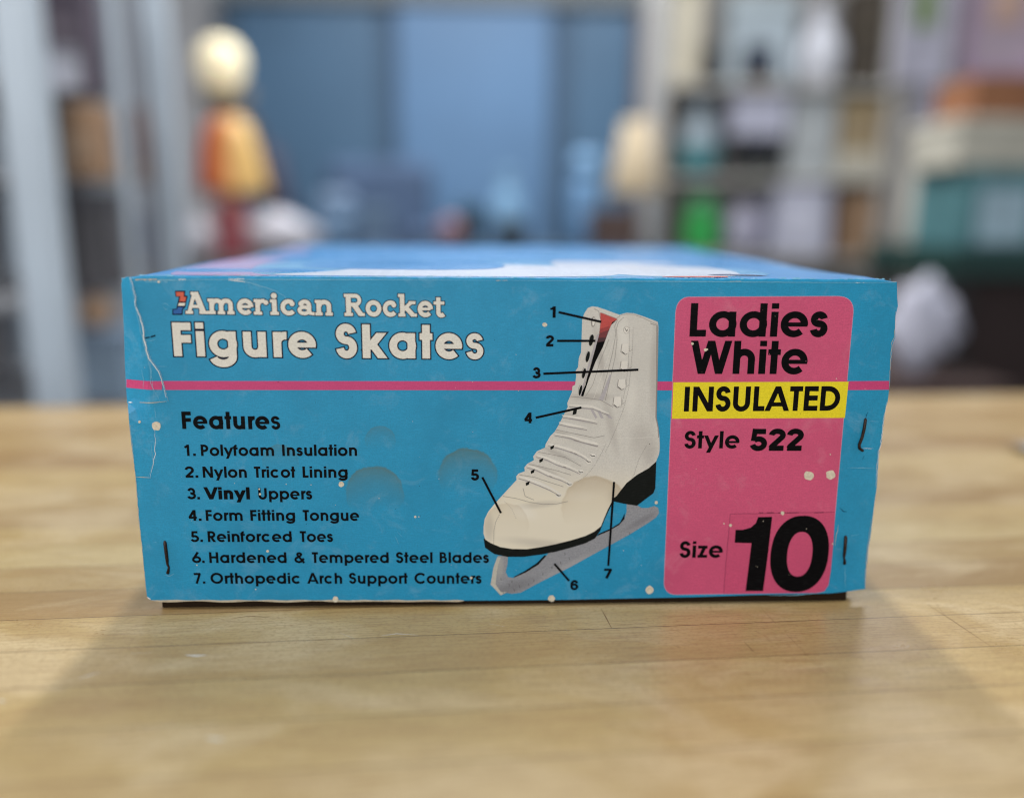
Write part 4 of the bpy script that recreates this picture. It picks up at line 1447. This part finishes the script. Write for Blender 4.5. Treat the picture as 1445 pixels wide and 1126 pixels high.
# pale shelving on the left ---------------------------------------------------
SHM = plain('pale_shelf_enamel', lin(190, 202, 214), .4, .05, 4)
SHB = plain('shelf_board_grey', lin(140, 142, 148), .6, .1, 4)
sh = empty('shelving_unit', (-.8, 1.35, ZFL), 'pale blue grey metal shelving with three wide posts left of the box', 'shelving')
for (pa, pb, Y) in ((14, 74, .98), (128, 182, 1.42), (214, 254, 1.78)):
    ym = 260
    l, r = at(pa - 2, ym, Y).x, at(pb - 6, ym, Y).x
    MB().box(l, r, Y, Y + .045, ZFL, 1.55, 0, .004).build('post', SHM, sh)
    MB().box(-1.20, -1.15, Y, Y + .045, ZFL, 1.55, 0, .004).build('post', SHM, sh)
BZ = [at(95, y, 1.32).z for y in (-60, 128, 252, 408, 566)]
for z in BZ:
    MB().box(-1.15, -.795, 1.026, 1.42, z - .016, z).build('shelf_board', SHB, sh)
    MB().box(-1.15, -.85, 1.466, 1.78, z - .016, z).build('shelf_board', SHB, sh)
MB().box(-1.20, -1.19, .98, 1.9, ZFL, 1.55).build('back_sheet', plain('shelf_back_dark', lin(128, 126, 130), .7), sh)


def boxy(name, label, cat, px, Y, depth, c, group=None, band=None, bev=.004, foot=None, rough=.55, lidc=None):
    """a carton, tin or cabinet: body with a lid or a band of its own"""
    x0, x1, z0, z1 = rect(*px, Y)
    if foot is not None:
        z0 = foot
    t = empty(name, ((x0 + x1) / 2, Y + depth / 2, z0), label, cat, group)
    h = z1 - z0
    zs = z1 - h * .18 if lidc else z1
    MB().box(x0, x1, Y, Y + depth, z0, zs, 0, bev).build('body', col(*c, rough), t)
    if lidc:
        g = min(.006, (x1 - x0) * .04)
        MB().box(x0 - g, x1 + g, Y - g, Y + depth + g, zs, z1, 0, bev).build('lid', col(*lidc, rough), t)
    if band:
        (bx0, by0, bx1, by1, bc) = band
        MB().box(x0 + (x1 - x0) * bx0, x0 + (x1 - x0) * bx1, Y - .004, Y, z0 + h * by0, z0 + h * by1, 0, .001).build('front_label', col(*bc, rough), t)
    return t


def turned(name, label, cat, px, Y, c, prof, group=None, foot=None, emit=0, rough=.35, parts=None):
    """vases, jars and shades: prof is a list of (radius, height) fractions; parts split it by height"""
    x0, x1, z0, z1 = rect(*px, Y)
    if foot is not None:
        z0 = foot
    R = (x1 - x0) / 2
    H = z1 - z0
    cx = (x0 + x1) / 2
    t = empty(name, (cx, Y + R, z0), label, cat, group)
    for (pn, a, bb, pc) in (parts or [('body', 0, 1, c)]):
        pr = [(r * R, z * H) for r, z in prof if a - 1e-6 <= z <= bb + 1e-6]
        MB().lathe((cx, Y + R, z0), pr, 28).build(pn, col(*pc, rough, emit), t, True)
    return t

VASE = [(.45, 0), (.6, .03), (.9, .2), (1, .38), (.9, .55), (.55, .72), (.4, .82), (.42, .9), (.55, 1.0)]
JAR = [(.7, 0), (.95, .04), (1, .2), (1, .62), (.8, .74), (.8, .75), (.88, .76), (.88, .96), (.6, 1)]
BALL = [(.25, 0), (.3, .02), (.62, .08), (.87, .24), (.99, .45), (1, .55), (.9, .75), (.66, .9), (.35, .98), (.1, 1)]

# things on the left shelves
boxy('storage_box', 'whitish box on the upper left shelf between two posts', 'box', (58, 66, 108, 124), 1.32, .06, (176, 178, 190), foot=BZ[1], lidc=(150, 150, 160))
boxy('dark_case', 'dark mauve grey case at the top of the left shelves', 'case', (46, -40, 122, 52), 1.34, .06, (84, 74, 88), foot=BZ[1] + .0, band=(.3, .5, .7, .6, (120, 110, 120)))
boxy('cardboard_box', 'tan cardboard box on the middle shelf of the left unit', 'box', (100, 146, 142, 248), 1.32, .06, (168, 134, 104), foot=BZ[2], band=(.1, .3, .7, .6, (186, 156, 128)))
boxy('cardboard_box', 'dull brown carton beside the tan box on the left shelves', 'box', (52, 150, 96, 250), 1.33, .06, (118, 104, 92), foot=BZ[2], lidc=(108, 96, 88))
boxy('tool_case', 'tall charcoal case on the left shelves under the cartons', 'case', (64, 266, 100, 404), 1.32, .06, (66, 66, 72), foot=BZ[3], band=(.35, .7, .65, .78, (120, 120, 124)))
boxy('record_crate', 'dark grey crate on the left shelves beside the charcoal case', 'crate', (106, 270, 158, 404), 1.32, .06, (86, 84, 88), foot=BZ[3], lidc=(74, 74, 80))
turned('gourd_vase', 'peach coloured round vase on the lower left shelf', 'vase', (100, 418, 150, 468), 1.33, (206, 168, 136), BALL, foot=rect(86, 468, 178, 566, 1.31)[3])
boxy('plastic_tub', 'pale blue plastic tub on the lower left shelf under the peach vase', 'tub', (86, 468, 178, 566), 1.31, .07, (140, 160, 180), foot=BZ[4], lidc=(126, 144, 166))
for nm, lab, px, c, k in (('ledger', 'brown spined ledger standing between the second and third posts', (186, 150, 200, 250), (110, 84, 76), 2), ('ledger', 'slate grey ledger standing low between the second and third posts', (190, 300, 206, 404), (92, 96, 112), 3)):
    boxy(nm, lab, 'book', px, 1.62, .05, c, foot=BZ[k], band=(.1, .1, .9, .2, (170, 150, 110)))

# display table behind the box on the left ------------------------------------
def low_table(name, label, x0, x1, Y0, Y1, z, c, cloth=None):
    t = empty(name, ((x0 + x1) / 2, (Y0 + Y1) / 2, ZFL), label, 'table')
    MB().box(x0, x1, Y0, Y1, z - .03, z, 0, .003).build('table_top', col(*c), t)
    for x in (x0 + .03, x1 - .08):
        for y in (Y0 + .03, Y1 - .08):
            MB().box(x, x + .05, y, y + .05, ZFL, z - .03, 0, .003).build('leg', col(*c), t)
    return t
TL = at(300, 362, 2.3).z
low_table('side_table', 'long grey wood table behind the skate box near the globe lamp', at(250, 362, 2.3).x, at(560, 362, 2.3).x, 2.2, 2.75, TL, (122, 116, 116))
# globe floor lamp and bell shaded table lamp
def lamps():
    Y = 2.82
    cx = at(300, 80, Y).x
    t = empty('globe_lamp', (cx, Y + .1, ZFL), 'floor lamp with a lit cream glass globe above the orange lampshade', 'lamp')
    g0, g1 = at(303, 123, Y).z, at(303, 46, Y).z
    R = (at(338, 80, Y).x - at(267, 80, Y).x) / 2
    MB().lathe((cx, Y + .1, g0), [(r * R, z * (g1 - g0)) for r, z in BALL], 32).build('globe_shade', plain('lit_globe_glass', lin(250, 234, 196), .4, .08, 6, 0, .36), t, True)
    n0 = at(308, 160, Y).z
    h = g0 - n0
    MB().lathe((cx + .006, Y + .1, n0), [(.02, 0), (.05, .2 * h), (.075, .55 * h), (.095, .8 * h), (.10, .97 * h), (.04, h)], 24).build('gallery', col(164, 152, 130), t, True)
    MB().lathe((cx + .006, Y + .1, ZFL), [(.15, 0), (.15, .02), (.03, .05), (.014, .12), (.014, n0 - ZFL)], 20).build('pole', col(120, 104, 84), t, True)
    Y = 2.3
    cx = at(312, 215, Y).x
    t = empty('bell_lamp', (cx, Y + .1, TL), 'table lamp with an orange and yellow bell shade below the cream globe', 'lamp')
    b0, n0 = at(310, 272, Y).z, at(308, 160, Y).z
    h = n0 - b0
    m, nt, b, N_, L_ = new_mat('orange_yellow_glass')
    tc = N_.new('ShaderNodeTexCoord'); sp = N_.new('ShaderNodeSeparateXYZ'); L_.new(tc.outputs['Object'], sp.inputs[0])
    mr = N_.new('ShaderNodeMapRange'); mr.inputs[1].default_value = cx - .09; mr.inputs[2].default_value = cx + .09
    wd = N_.new('ShaderNodeTexNoise'); wd.inputs['Scale'].default_value = 22
    ad = N_.new('ShaderNodeMath'); ad.operation = 'MULTIPLY_ADD'; L_.new(wd.outputs['Fac'], ad.inputs[0]); ad.inputs[1].default_value = .6
    L_.new(sp.outputs['X'], mr.inputs[0]); L_.new(mr.outputs[0], ad.inputs[2])
    rp = N_.new('ShaderNodeValToRGB'); rp.color_ramp.elements[0].color = lin(220, 84, 50); rp.color_ramp.elements[1].color = lin(232, 190, 116)
    x_ = rp.color_ramp.elements.new(.78); x_.color = lin(226, 132, 74)
    rp.color_ramp.elements[0].position = .42; rp.color_ramp.elements[2].position = 1.0
    L_.new(ad.outputs[0], rp.inputs[0]); L_.new(rp.outputs[0], b.inputs['Base Color']); b.inputs['Roughness'].default_value = .35
    R2 = (at(362, 215, Y).x - at(264, 215, Y).x) / 2
    MB().lathe((cx, Y + .1, b0), [(.98 * R2, 0), (1.06 * R2, .04 * h), (.98 * R2, .2 * h), (.9 * R2, .45 * h), (.8 * R2, .7 * h), (.62 * R2, .9 * h), (.4 * R2, h)], 32, 0, .05).build('lamp_shade', m, t, True)
    MB().lathe((cx - .012, Y + .1, n0 - .03), [(.4 * R2, -.012), (.5 * R2, 0), (.3 * R2, .022)], 28).build('red_collar', col(206, 84, 56), t, True)
    MB().lathe((cx, Y + .1, TL), [(.06, 0), (.062, .012), (.03, .03), (.04, .07), (.058, .11), (.045, .15), (.03, b0 - TL)], 24).build('base', col(184, 146, 128), t, True)
lamps()
boxy('red_book', 'faded red book standing in front of the globe lamp', 'book', (302, 290, 346, 362), 2.22, .03, (168, 84, 92), foot=TL, band=(.15, .6, .85, .7, (196, 140, 140)))
turned('milk_jug', 'white jug at the left end of the grey table', 'jug', (250, 296, 296, 362), 2.24, (214, 214, 224), VASE, foot=TL)
MBt = MB().blob(at(392, 338, 2.35) + Vector((0, .05, 0)), (.12, .08, .07), 4)
dz = TL - min(p.z for p in MBt.v)
MBt.v = [p + Vector((0, 0, dz)) for p in MBt.v]
tag(MBt.build('folded_cloth', col(196, 196, 206, .8), None, True), 'crumpled whitish cloth on the grey table beside the red book', 'cloth')
turned('enamel_pot', 'slate blue enamel pot on the grey table under the door', 'pot', (440, 270, 500, 362), 2.4, (104, 134, 166), JAR, foot=TL, parts=[('body', 0, .745, (104, 134, 166)), ('lid', .75, 1, (126, 152, 184))])
boxy('steel_tin', 'grey blue tin on the grey table right of the enamel pot', 'tin', (505, 290, 548, 362), 2.36, .12, (92, 118, 148), foot=TL, lidc=(104, 132, 160))
# dark umbrella leaning
um = empty('umbrella', at(380, 330, 2.6), 'dark navy folded umbrella leaning beside the orange lamp', 'umbrella')
a, c = at(412, 300, 2.62), at(362, 186, 2.7)
a.z = TL + .002
MB().tube([a, a + (c - a) * .08, a + (c - a) * .3, a + (c - a) * .8, a + (c - a) * .9], [.008, .03, .05, .062, .02], 16).build('canopy', col(36, 38, 66, .7), um, True)
MB().tube([a + (c - a) * .9, a + (c - a) * 1.05, a + (c - a) * 1.12 + Vector((-.02, 0, .01))], [.011, .011, .011], 10).build('handle', col(60, 46, 44), um, True)

ch = empty('armchair', (at(520, 300, 3.4).x, 3.5, ZFL), 'slate blue upholstered armchair in front of the blue door', 'armchair')
ca, cb = at(440, 300, 3.3).x, at(612, 300, 3.3).x
ct = at(520, 226, 3.5).z
CM = plain('slate_blue_cloth', lin(78, 98, 128), .9, .2, 12)
MB().box(ca + .02, cb - .02, 3.52, 3.66, ZFL + .3, ct, 0, .05).build('backrest', CM, ch)
MB().box(ca + .06, cb - .06, 3.02, 3.52, ZFL + .2, ZFL + .48, 0, .04).build('seat', CM, ch)
for q in (ca, cb - .1):
    MB().box(q, q + .1, 3.02, 3.6, ZFL + .15, ct - .28, 0, .03).build('armrest', CM, ch)
for q in (ca + .02, cb - .07):
    for y in (3.05, 3.55):
        MB().box(q, q + .05, y, y + .05, ZFL, ZFL + .15, 0, .004).build('leg', col(60, 46, 40), ch)

# low table in the middle -------------------------------------------------------
TM = at(760, 352, 2.7).z
low_table('low_table', 'dark slate table behind the skate box below the blue door', at(590, 352, 2.7).x, at(925, 352, 2.7).x, 2.62, 3.15, TM, (58, 76, 92))
turned('pink_ball', 'dusky pink ball on the dark slate table', 'ball', (616, 306, 654, 350), 2.66, (140, 108, 120), BALL, foot=TM)
pl = empty('potted_plant', (at(662, 350, 2.76).x, 2.82, TM), 'small dark green potted plant behind the pink ball', 'plant')
MB().lathe((at(662, 350, 2.76).x, 2.82, TM), [(.035, 0), (.05, .08), (.052, .085)], 20).build('pot', col(70, 84, 84), pl)
lf = MB()
rnd = random.Random(4)
pc = Vector((at(662, 300, 2.76).x, 2.82, TM + .085))
for i in range(60):
    a = rnd.uniform(0, 6.28); tlt = rnd.uniform(.2, 1.3); ln = rnd.uniform(.05, .11)
    d = Vector((cos(a) * sin(tlt), sin(a) * sin(tlt), cos(tlt)))
    s = d.cross(Vector((0, 0, 1))).normalized() * ln * .22
    p = pc + d * ln * .1
    lf.add([p, p + d * ln * .5 + s, p + d * ln - Vector((0, 0, .015)), p + d * ln * .5 - s], [[0, 1, 2, 3]])
lf.build('foliage', col(48, 78, 76), pl)
turned('glass_vase', 'pale blue glass vase right of the small plant', 'vase', (690, 238, 742, 352), 2.74, (128, 170, 206), VASE, foot=TM, rough=.2)
boxy('black_radio', 'small blackish box in front of the pale blue vase', 'box', (703, 312, 744, 352), 2.64, .08, (30, 46, 60), foot=TM, band=(.1, .2, .9, .5, (50, 66, 80)))
turned('blue_canister', 'light blue canister on the dark slate table near the shaded lamp', 'canister', (806, 214, 852, 352), 2.8, (112, 156, 200), JAR, foot=TM, parts=[('body', 0, .745, (112, 156, 200)), ('lid', .75, 1, (126, 170, 212))])
boxy('wooden_chest', 'small dark brown chest under the cream lampshade', 'chest', (836, 296, 900, 352), 2.64, .14, (84, 66, 62), foot=TM, lidc=(96, 76, 68))
def shade_lamp():
    Y = 2.72
    cx = at(905, 220, Y).x
    t = empty('shaded_lamp', (cx, Y + .1, TM), 'table lamp with cream conical shade beside the brown door post', 'lamp')
    z0, z1 = at(905, 272, Y).z, at(905, 166, Y).z
    MB().lathe((cx, Y + .1, z0), [(.10, 0), (.095, .02), (.05, z1 - z0), (.046, z1 - z0 - .002), (.092, .02), (.097, .003)], 32, caps=False).build('lamp_shade', plain('cream_shade_cloth', lin(172, 156, 130), .8, .08, 20), t, True)
    MB().lathe((cx, Y + .1, TM), [(.05, 0), (.052, .01), (.02, .03), (.035, .08), (.016, .13), (.012, z1 - TM - .01)], 24).build('base', col(120, 92, 66), t, True)
shade_lamp()

# white shelves on the right wall ------------------------------------------------
RY = 3.0
rs = empty('bookcase', (at(1090, 300, RY).x, RY + .17, ZFL), 'tall off white bookcase crowded with things, right of the blue door', 'bookcase')
WH = plain('off_white_shelf_paint', lin(190, 188, 184), .5, .08, 4)
xa, xb = at(928, 200, RY).x, at(1262, 200, RY).x
BK = [at(1090, y, RY).z for y in (118, 250, 360, 470)]
for x in (xa, xb - .03):
    MB().box(x, x + .03, RY, RY + .34, ZFL, 1.35, 0, .002).build('side_panel', WH, rs)
MB().box(xa + .03, xb - .03, RY + .33, RY + .34, ZFL, 1.35).build('back_panel', plain('bookcase_back', lin(182, 178, 176), .6, .1, 4), rs)
for z in BK:
    MB().box(xa + .03, xb - .03, RY + .004, RY + .33, z - .02, z, 0, .002).build('shelf_board', WH, rs)
MB().box(xa + .03, xb - .03, RY + .004, RY + .33, 1.33, 1.35).build('top_board', WH, rs)
boxy('canvas_board', 'tall cream board at the left of the bookcase top shelf', 'board', (940, -20, 990, 118), RY + .10, .02, (222, 214, 194), foot=BK[0], band=(.1, .1, .9, .9, (232, 224, 204)))
boxy('black_bottle_box', 'narrow black box against the cream board', 'box', (992, 68, 1012, 118), RY + .03, .06, (22, 24, 32), foot=BK[0], band=(.2, .3, .8, .5, (60, 60, 70)))
boxy('navy_tin', 'dark navy tin on the bookcase top shelf with a brown foot', 'tin', (1056, 62, 1092, 118), RY + .03, .08, (40, 50, 70), foot=BK[0], band=(0, 0, 1, .15, (120, 100, 70)))
boxy('white_carton', 'pale blue white carton behind the navy tin', 'box', (1030, -10, 1122, 118), RY + .15, .14, (190, 204, 214), foot=BK[0], lidc=(204, 218, 226))
turned('white_urn', 'tall white oval urn on the bookcase top shelf', 'urn', (1138, 0, 1204, 118), RY + .05, (214, 216, 226), VASE, foot=BK[0])
boxy('dark_gap_block', 'tall dark brown block filling the dark gap right of the white urn', 'case', (1207, -20, 1250, 118), RY + .06, .15, (74, 66, 56), foot=BK[0], band=(.3, .55, .7, .62, (110, 100, 80)))  # added block, its dark colour stands in for a shaded gap
turned('teal_vase', 'pale vase with a teal foot on the second bookcase shelf', 'vase', (962, 138, 1026, 250), RY + .05, (170, 190, 204), VASE, foot=BK[1], parts=[('foot', 0, .38, (70, 140, 150)), ('body', .38, 1, (180, 198, 212))])
boxy('black_camera_box', 'black box on the second bookcase shelf below a white one', 'box', (1048, 192, 1090, 250), RY + .05, .1, (24, 28, 40), foot=BK[1], band=(.1, .05, .9, .25, (90, 92, 80)))
boxy('white_box', 'white lilac box lying on the black box', 'box', (1036, 132, 1112, 190), RY + .05, .12, (208, 210, 232), foot=at(1069, 192, RY + .05).z, lidc=(220, 222, 240))
boxy('white_ream', 'tall pale grey carton in the middle of the second bookcase shelf', 'box', (1116, 134, 1180, 250), RY + .06, .2, (190, 196, 200), foot=BK[1], band=(.2, .3, .8, .6, (206, 212, 216)))
boxy('cream_carton', 'long cream carton at the right of the second bookcase shelf', 'box', (1184, 214, 1254, 250), RY + .03, .2, (200, 194, 178), foot=BK[1], band=(.1, .2, .4, .8, (220, 214, 200)))
boxy('straw_basket', 'tan square basket stacked on the long cream carton', 'basket', (1188, 142, 1244, 213), RY + .05, .16, (176, 156, 124), foot=at(1219, 214, RY + .03).z, lidc=(186, 164, 124))
turned('green_jar', 'bright green jar on the third bookcase shelf', 'jar', (970, 276, 1020, 360), RY + .04, (58, 176, 92), JAR, foot=BK[2], parts=[('body', 0, .745, (50, 178, 86)), ('lid', .75, 1, (110, 190, 140))])
turned('lilac_pot', 'pale lilac pot between the green jar and white box', 'pot', (1030, 284, 1086, 360), RY + .05, (196, 194, 218), BALL, foot=BK[2])
boxy('white_box_file', 'tall white box on the third bookcase shelf', 'box', (1094, 262, 1172, 360), RY + .02, .2, (206, 208, 228), foot=BK[2], band=(.25, .2, .75, .75, (220, 222, 240)))
boxy('brown_parcel', 'tan brown parcel at the right of the third bookcase shelf', 'parcel', (1188, 270, 1250, 360), RY + .05, .2, (164, 132, 104), foot=BK[2], band=(.42, 0, .58, 1, (186, 156, 128)))
boxy('grey_binder_box', 'grey box on the lowest visible bookcase shelf', 'box', (1186, 384, 1250, 470), RY + .05, .2, (150, 144, 140), foot=BK[3], lidc=(170, 166, 160))

# right foreground clutter: green desk, stack, pictures ----------------------------
DY = 2.05
TG = at(1400, 350, DY).z
dx0, dx1 = at(1342, 370, DY).x, at(1342, 370, DY).x + .95
gd = empty('green_desk', ((dx0 + dx1) / 2, DY + .25, ZFL), 'dark green painted desk right of the box', 'desk')
GR = plain('dark_green_paint', lin(32, 62, 58), .4, .15, 4)
MB().box(dx0, dx1, DY, DY + .55, TG - .085, TG, 0, .005).build('desk_top', GR, gd)
for x in (dx0 + .02, dx1 - .08):
    for y in (DY + .02, DY + .47):
        MB().box(x, x + .06, y, y + .06, ZFL, TG - .085, 0, .003).build('leg', plain('desk_leg_dark', lin(40, 36, 36), .5), gd)
MB().box(dx0 + .09, dx1 - .09, DY + .1, DY + .13, ZFL + .25, TG - .085).build('modesty_panel', plain('desk_panel_brown', lin(56, 40, 38), .6), gd)
boxy('television', 'small teal cased television with a pale screen on the green desk', 'television', (1362, 236, 1470, 350), DY + .05, .3, (82, 128, 134), foot=TG, band=(.18, .06, .86, .74, (168, 194, 208)))
zz = at(1416, 236, DY + .05).z
boxy('cream_record_player', 'wide cream box lying on the teal television', 'box', (1352, 166, 1470, 235), DY + .05, .28, (194, 190, 176), foot=zz, lidc=(206, 202, 188))
zz = at(1411, 166, DY + .05).z
boxy('orange_box', 'orange brown wooden box on top of the cream box', 'box', (1376, 106, 1470, 165), DY + .07, .22, (150, 100, 68), foot=zz, band=(.1, .3, .5, .6, (168, 116, 80)))
# grey wall section carrying the pictures
wx0 = at(1262, 200, 2.9).x + .07
tag(MB().box(wx0, 3.4, 3.0, 3.08, ZFL, 2.0).build('partition_wall', plain('beige_partition', lin(172, 168, 166), .8, .08, 2)), 'beige partition wall hung with pictures on the right', 'wall')
def picture(name, label, px, Y, fr, im, im2=None):
    x0, x1, z0, z1 = rect(*px, Y)
    t = empty(name, ((x0 + x1) / 2, Y, z0), label, 'picture')
    k = .022
    f = MB()
    f.box(x0, x1, Y, Y + .03, z0, z0 + k); f.box(x0, x1, Y, Y + .03, z1 - k, z1)
    f.box(x0, x0 + k, Y, Y + .03, z0 + k, z1 - k); f.box(x1 - k, x1, Y, Y + .03, z0 + k, z1 - k)
    f.build('frame', col(*fr), t)
    MB().box(x0 + k, x1 - k, Y + .014, Y + .028, z0 + k, z1 - k).build('print', col(*im), t)
    if im2:
        cx, cz = (x0 + x1) / 2, (z0 + z1) / 2
        MB().box(cx - (x1 - x0) * .2, cx + (x1 - x0) * .2, Y + .008, Y + .014, cz - (z1 - z0) * .05, cz + (z1 - z0) * .38).build('image', col(*im2), t)
picture('framed_picture', 'pale lilac framed picture with a green image on the partition', (1268, -60, 1346, 118), 2.968, (186, 184, 198), (192, 190, 206), (128, 150, 96))
picture('framed_picture', 'mauve framed picture with a peach image above the orange box', (1366, -60, 1480, 108), 2.968, (176, 150, 180), (196, 176, 190), (216, 180, 164))
picture('framed_picture', 'small grey violet picture hung below the lilac framed one', (1296, 124, 1362, 232), 2.968, (164, 164, 184), (170, 172, 194))
# pedestal, white bag, dark chest
boxy('pedestal', 'narrow off white pedestal between bookcase and green desk', 'pedestal', (1296, 232, 1346, 420), 2.4, .12, (192, 188, 178), foot=ZFL, lidc=(200, 196, 186))
CZ = at(1320, 545, 1.6).z
boxy('blanket_chest', 'dark brown blanket chest on the floor under the white bag', 'chest', (1262, 545, 1420, 700), 1.55, .4, (62, 46, 44), foot=ZFL, lidc=(70, 52, 48))
wb = MB().blob(at(1312, 462, 1.68) + Vector((0, .07, 0)), (.075, .065, .12), 11, .24)
wb.blob(at(1346, 436, 1.70) + Vector((0, .08, -.03)), (.06, .06, .075), 13, .26)
zch = rect(1262, 545, 1420, 700, 1.55)[3]
dz = zch - min(p.z for p in wb.v)
wb.v = [p + Vector((0, 0, dz)) for p in wb.v]
tag(wb.build('cloth_bundle', col(200, 200, 216, .8), None, True), 'lumpy white cloth bundle standing on the dark brown chest', 'cloth')
# slip of paper on the table's right
pp = flat(1441, 637, 0)
sl = MB()
k = 7
for i in range(k + 1):
    t = i / k
    zc = .0006 + .006 * (abs(t - .5) * 2) ** 2
    sl.v += [Vector((pp.x - .006 + .05 * t, pp.y - .012 + .008 * t, zc)), Vector((pp.x - .006 + .05 * t, pp.y + .012 + .008 * t, zc)), Vector((pp.x - .006 + .05 * t, pp.y - .012 + .008 * t, zc + .0004)), Vector((pp.x - .006 + .05 * t, pp.y + .012 + .008 * t, zc + .0004))]
for i in range(k):
    a = i * 4
    sl.f += [[a + 2, a + 6, a + 7, a + 3], [a, a + 1, a + 5, a + 4], [a, a + 4, a + 6, a + 2], [a + 1, a + 3, a + 7, a + 5]]
sl.f += [[0, 2, 3, 1], [k * 4, k * 4 + 1, k * 4 + 3, k * 4 + 2]]
sl.m = [0] * len(sl.f)
tag(sl.build('paper_slip', col(206, 214, 226)), 'curled pale paper slip near the right table edge', 'paper')
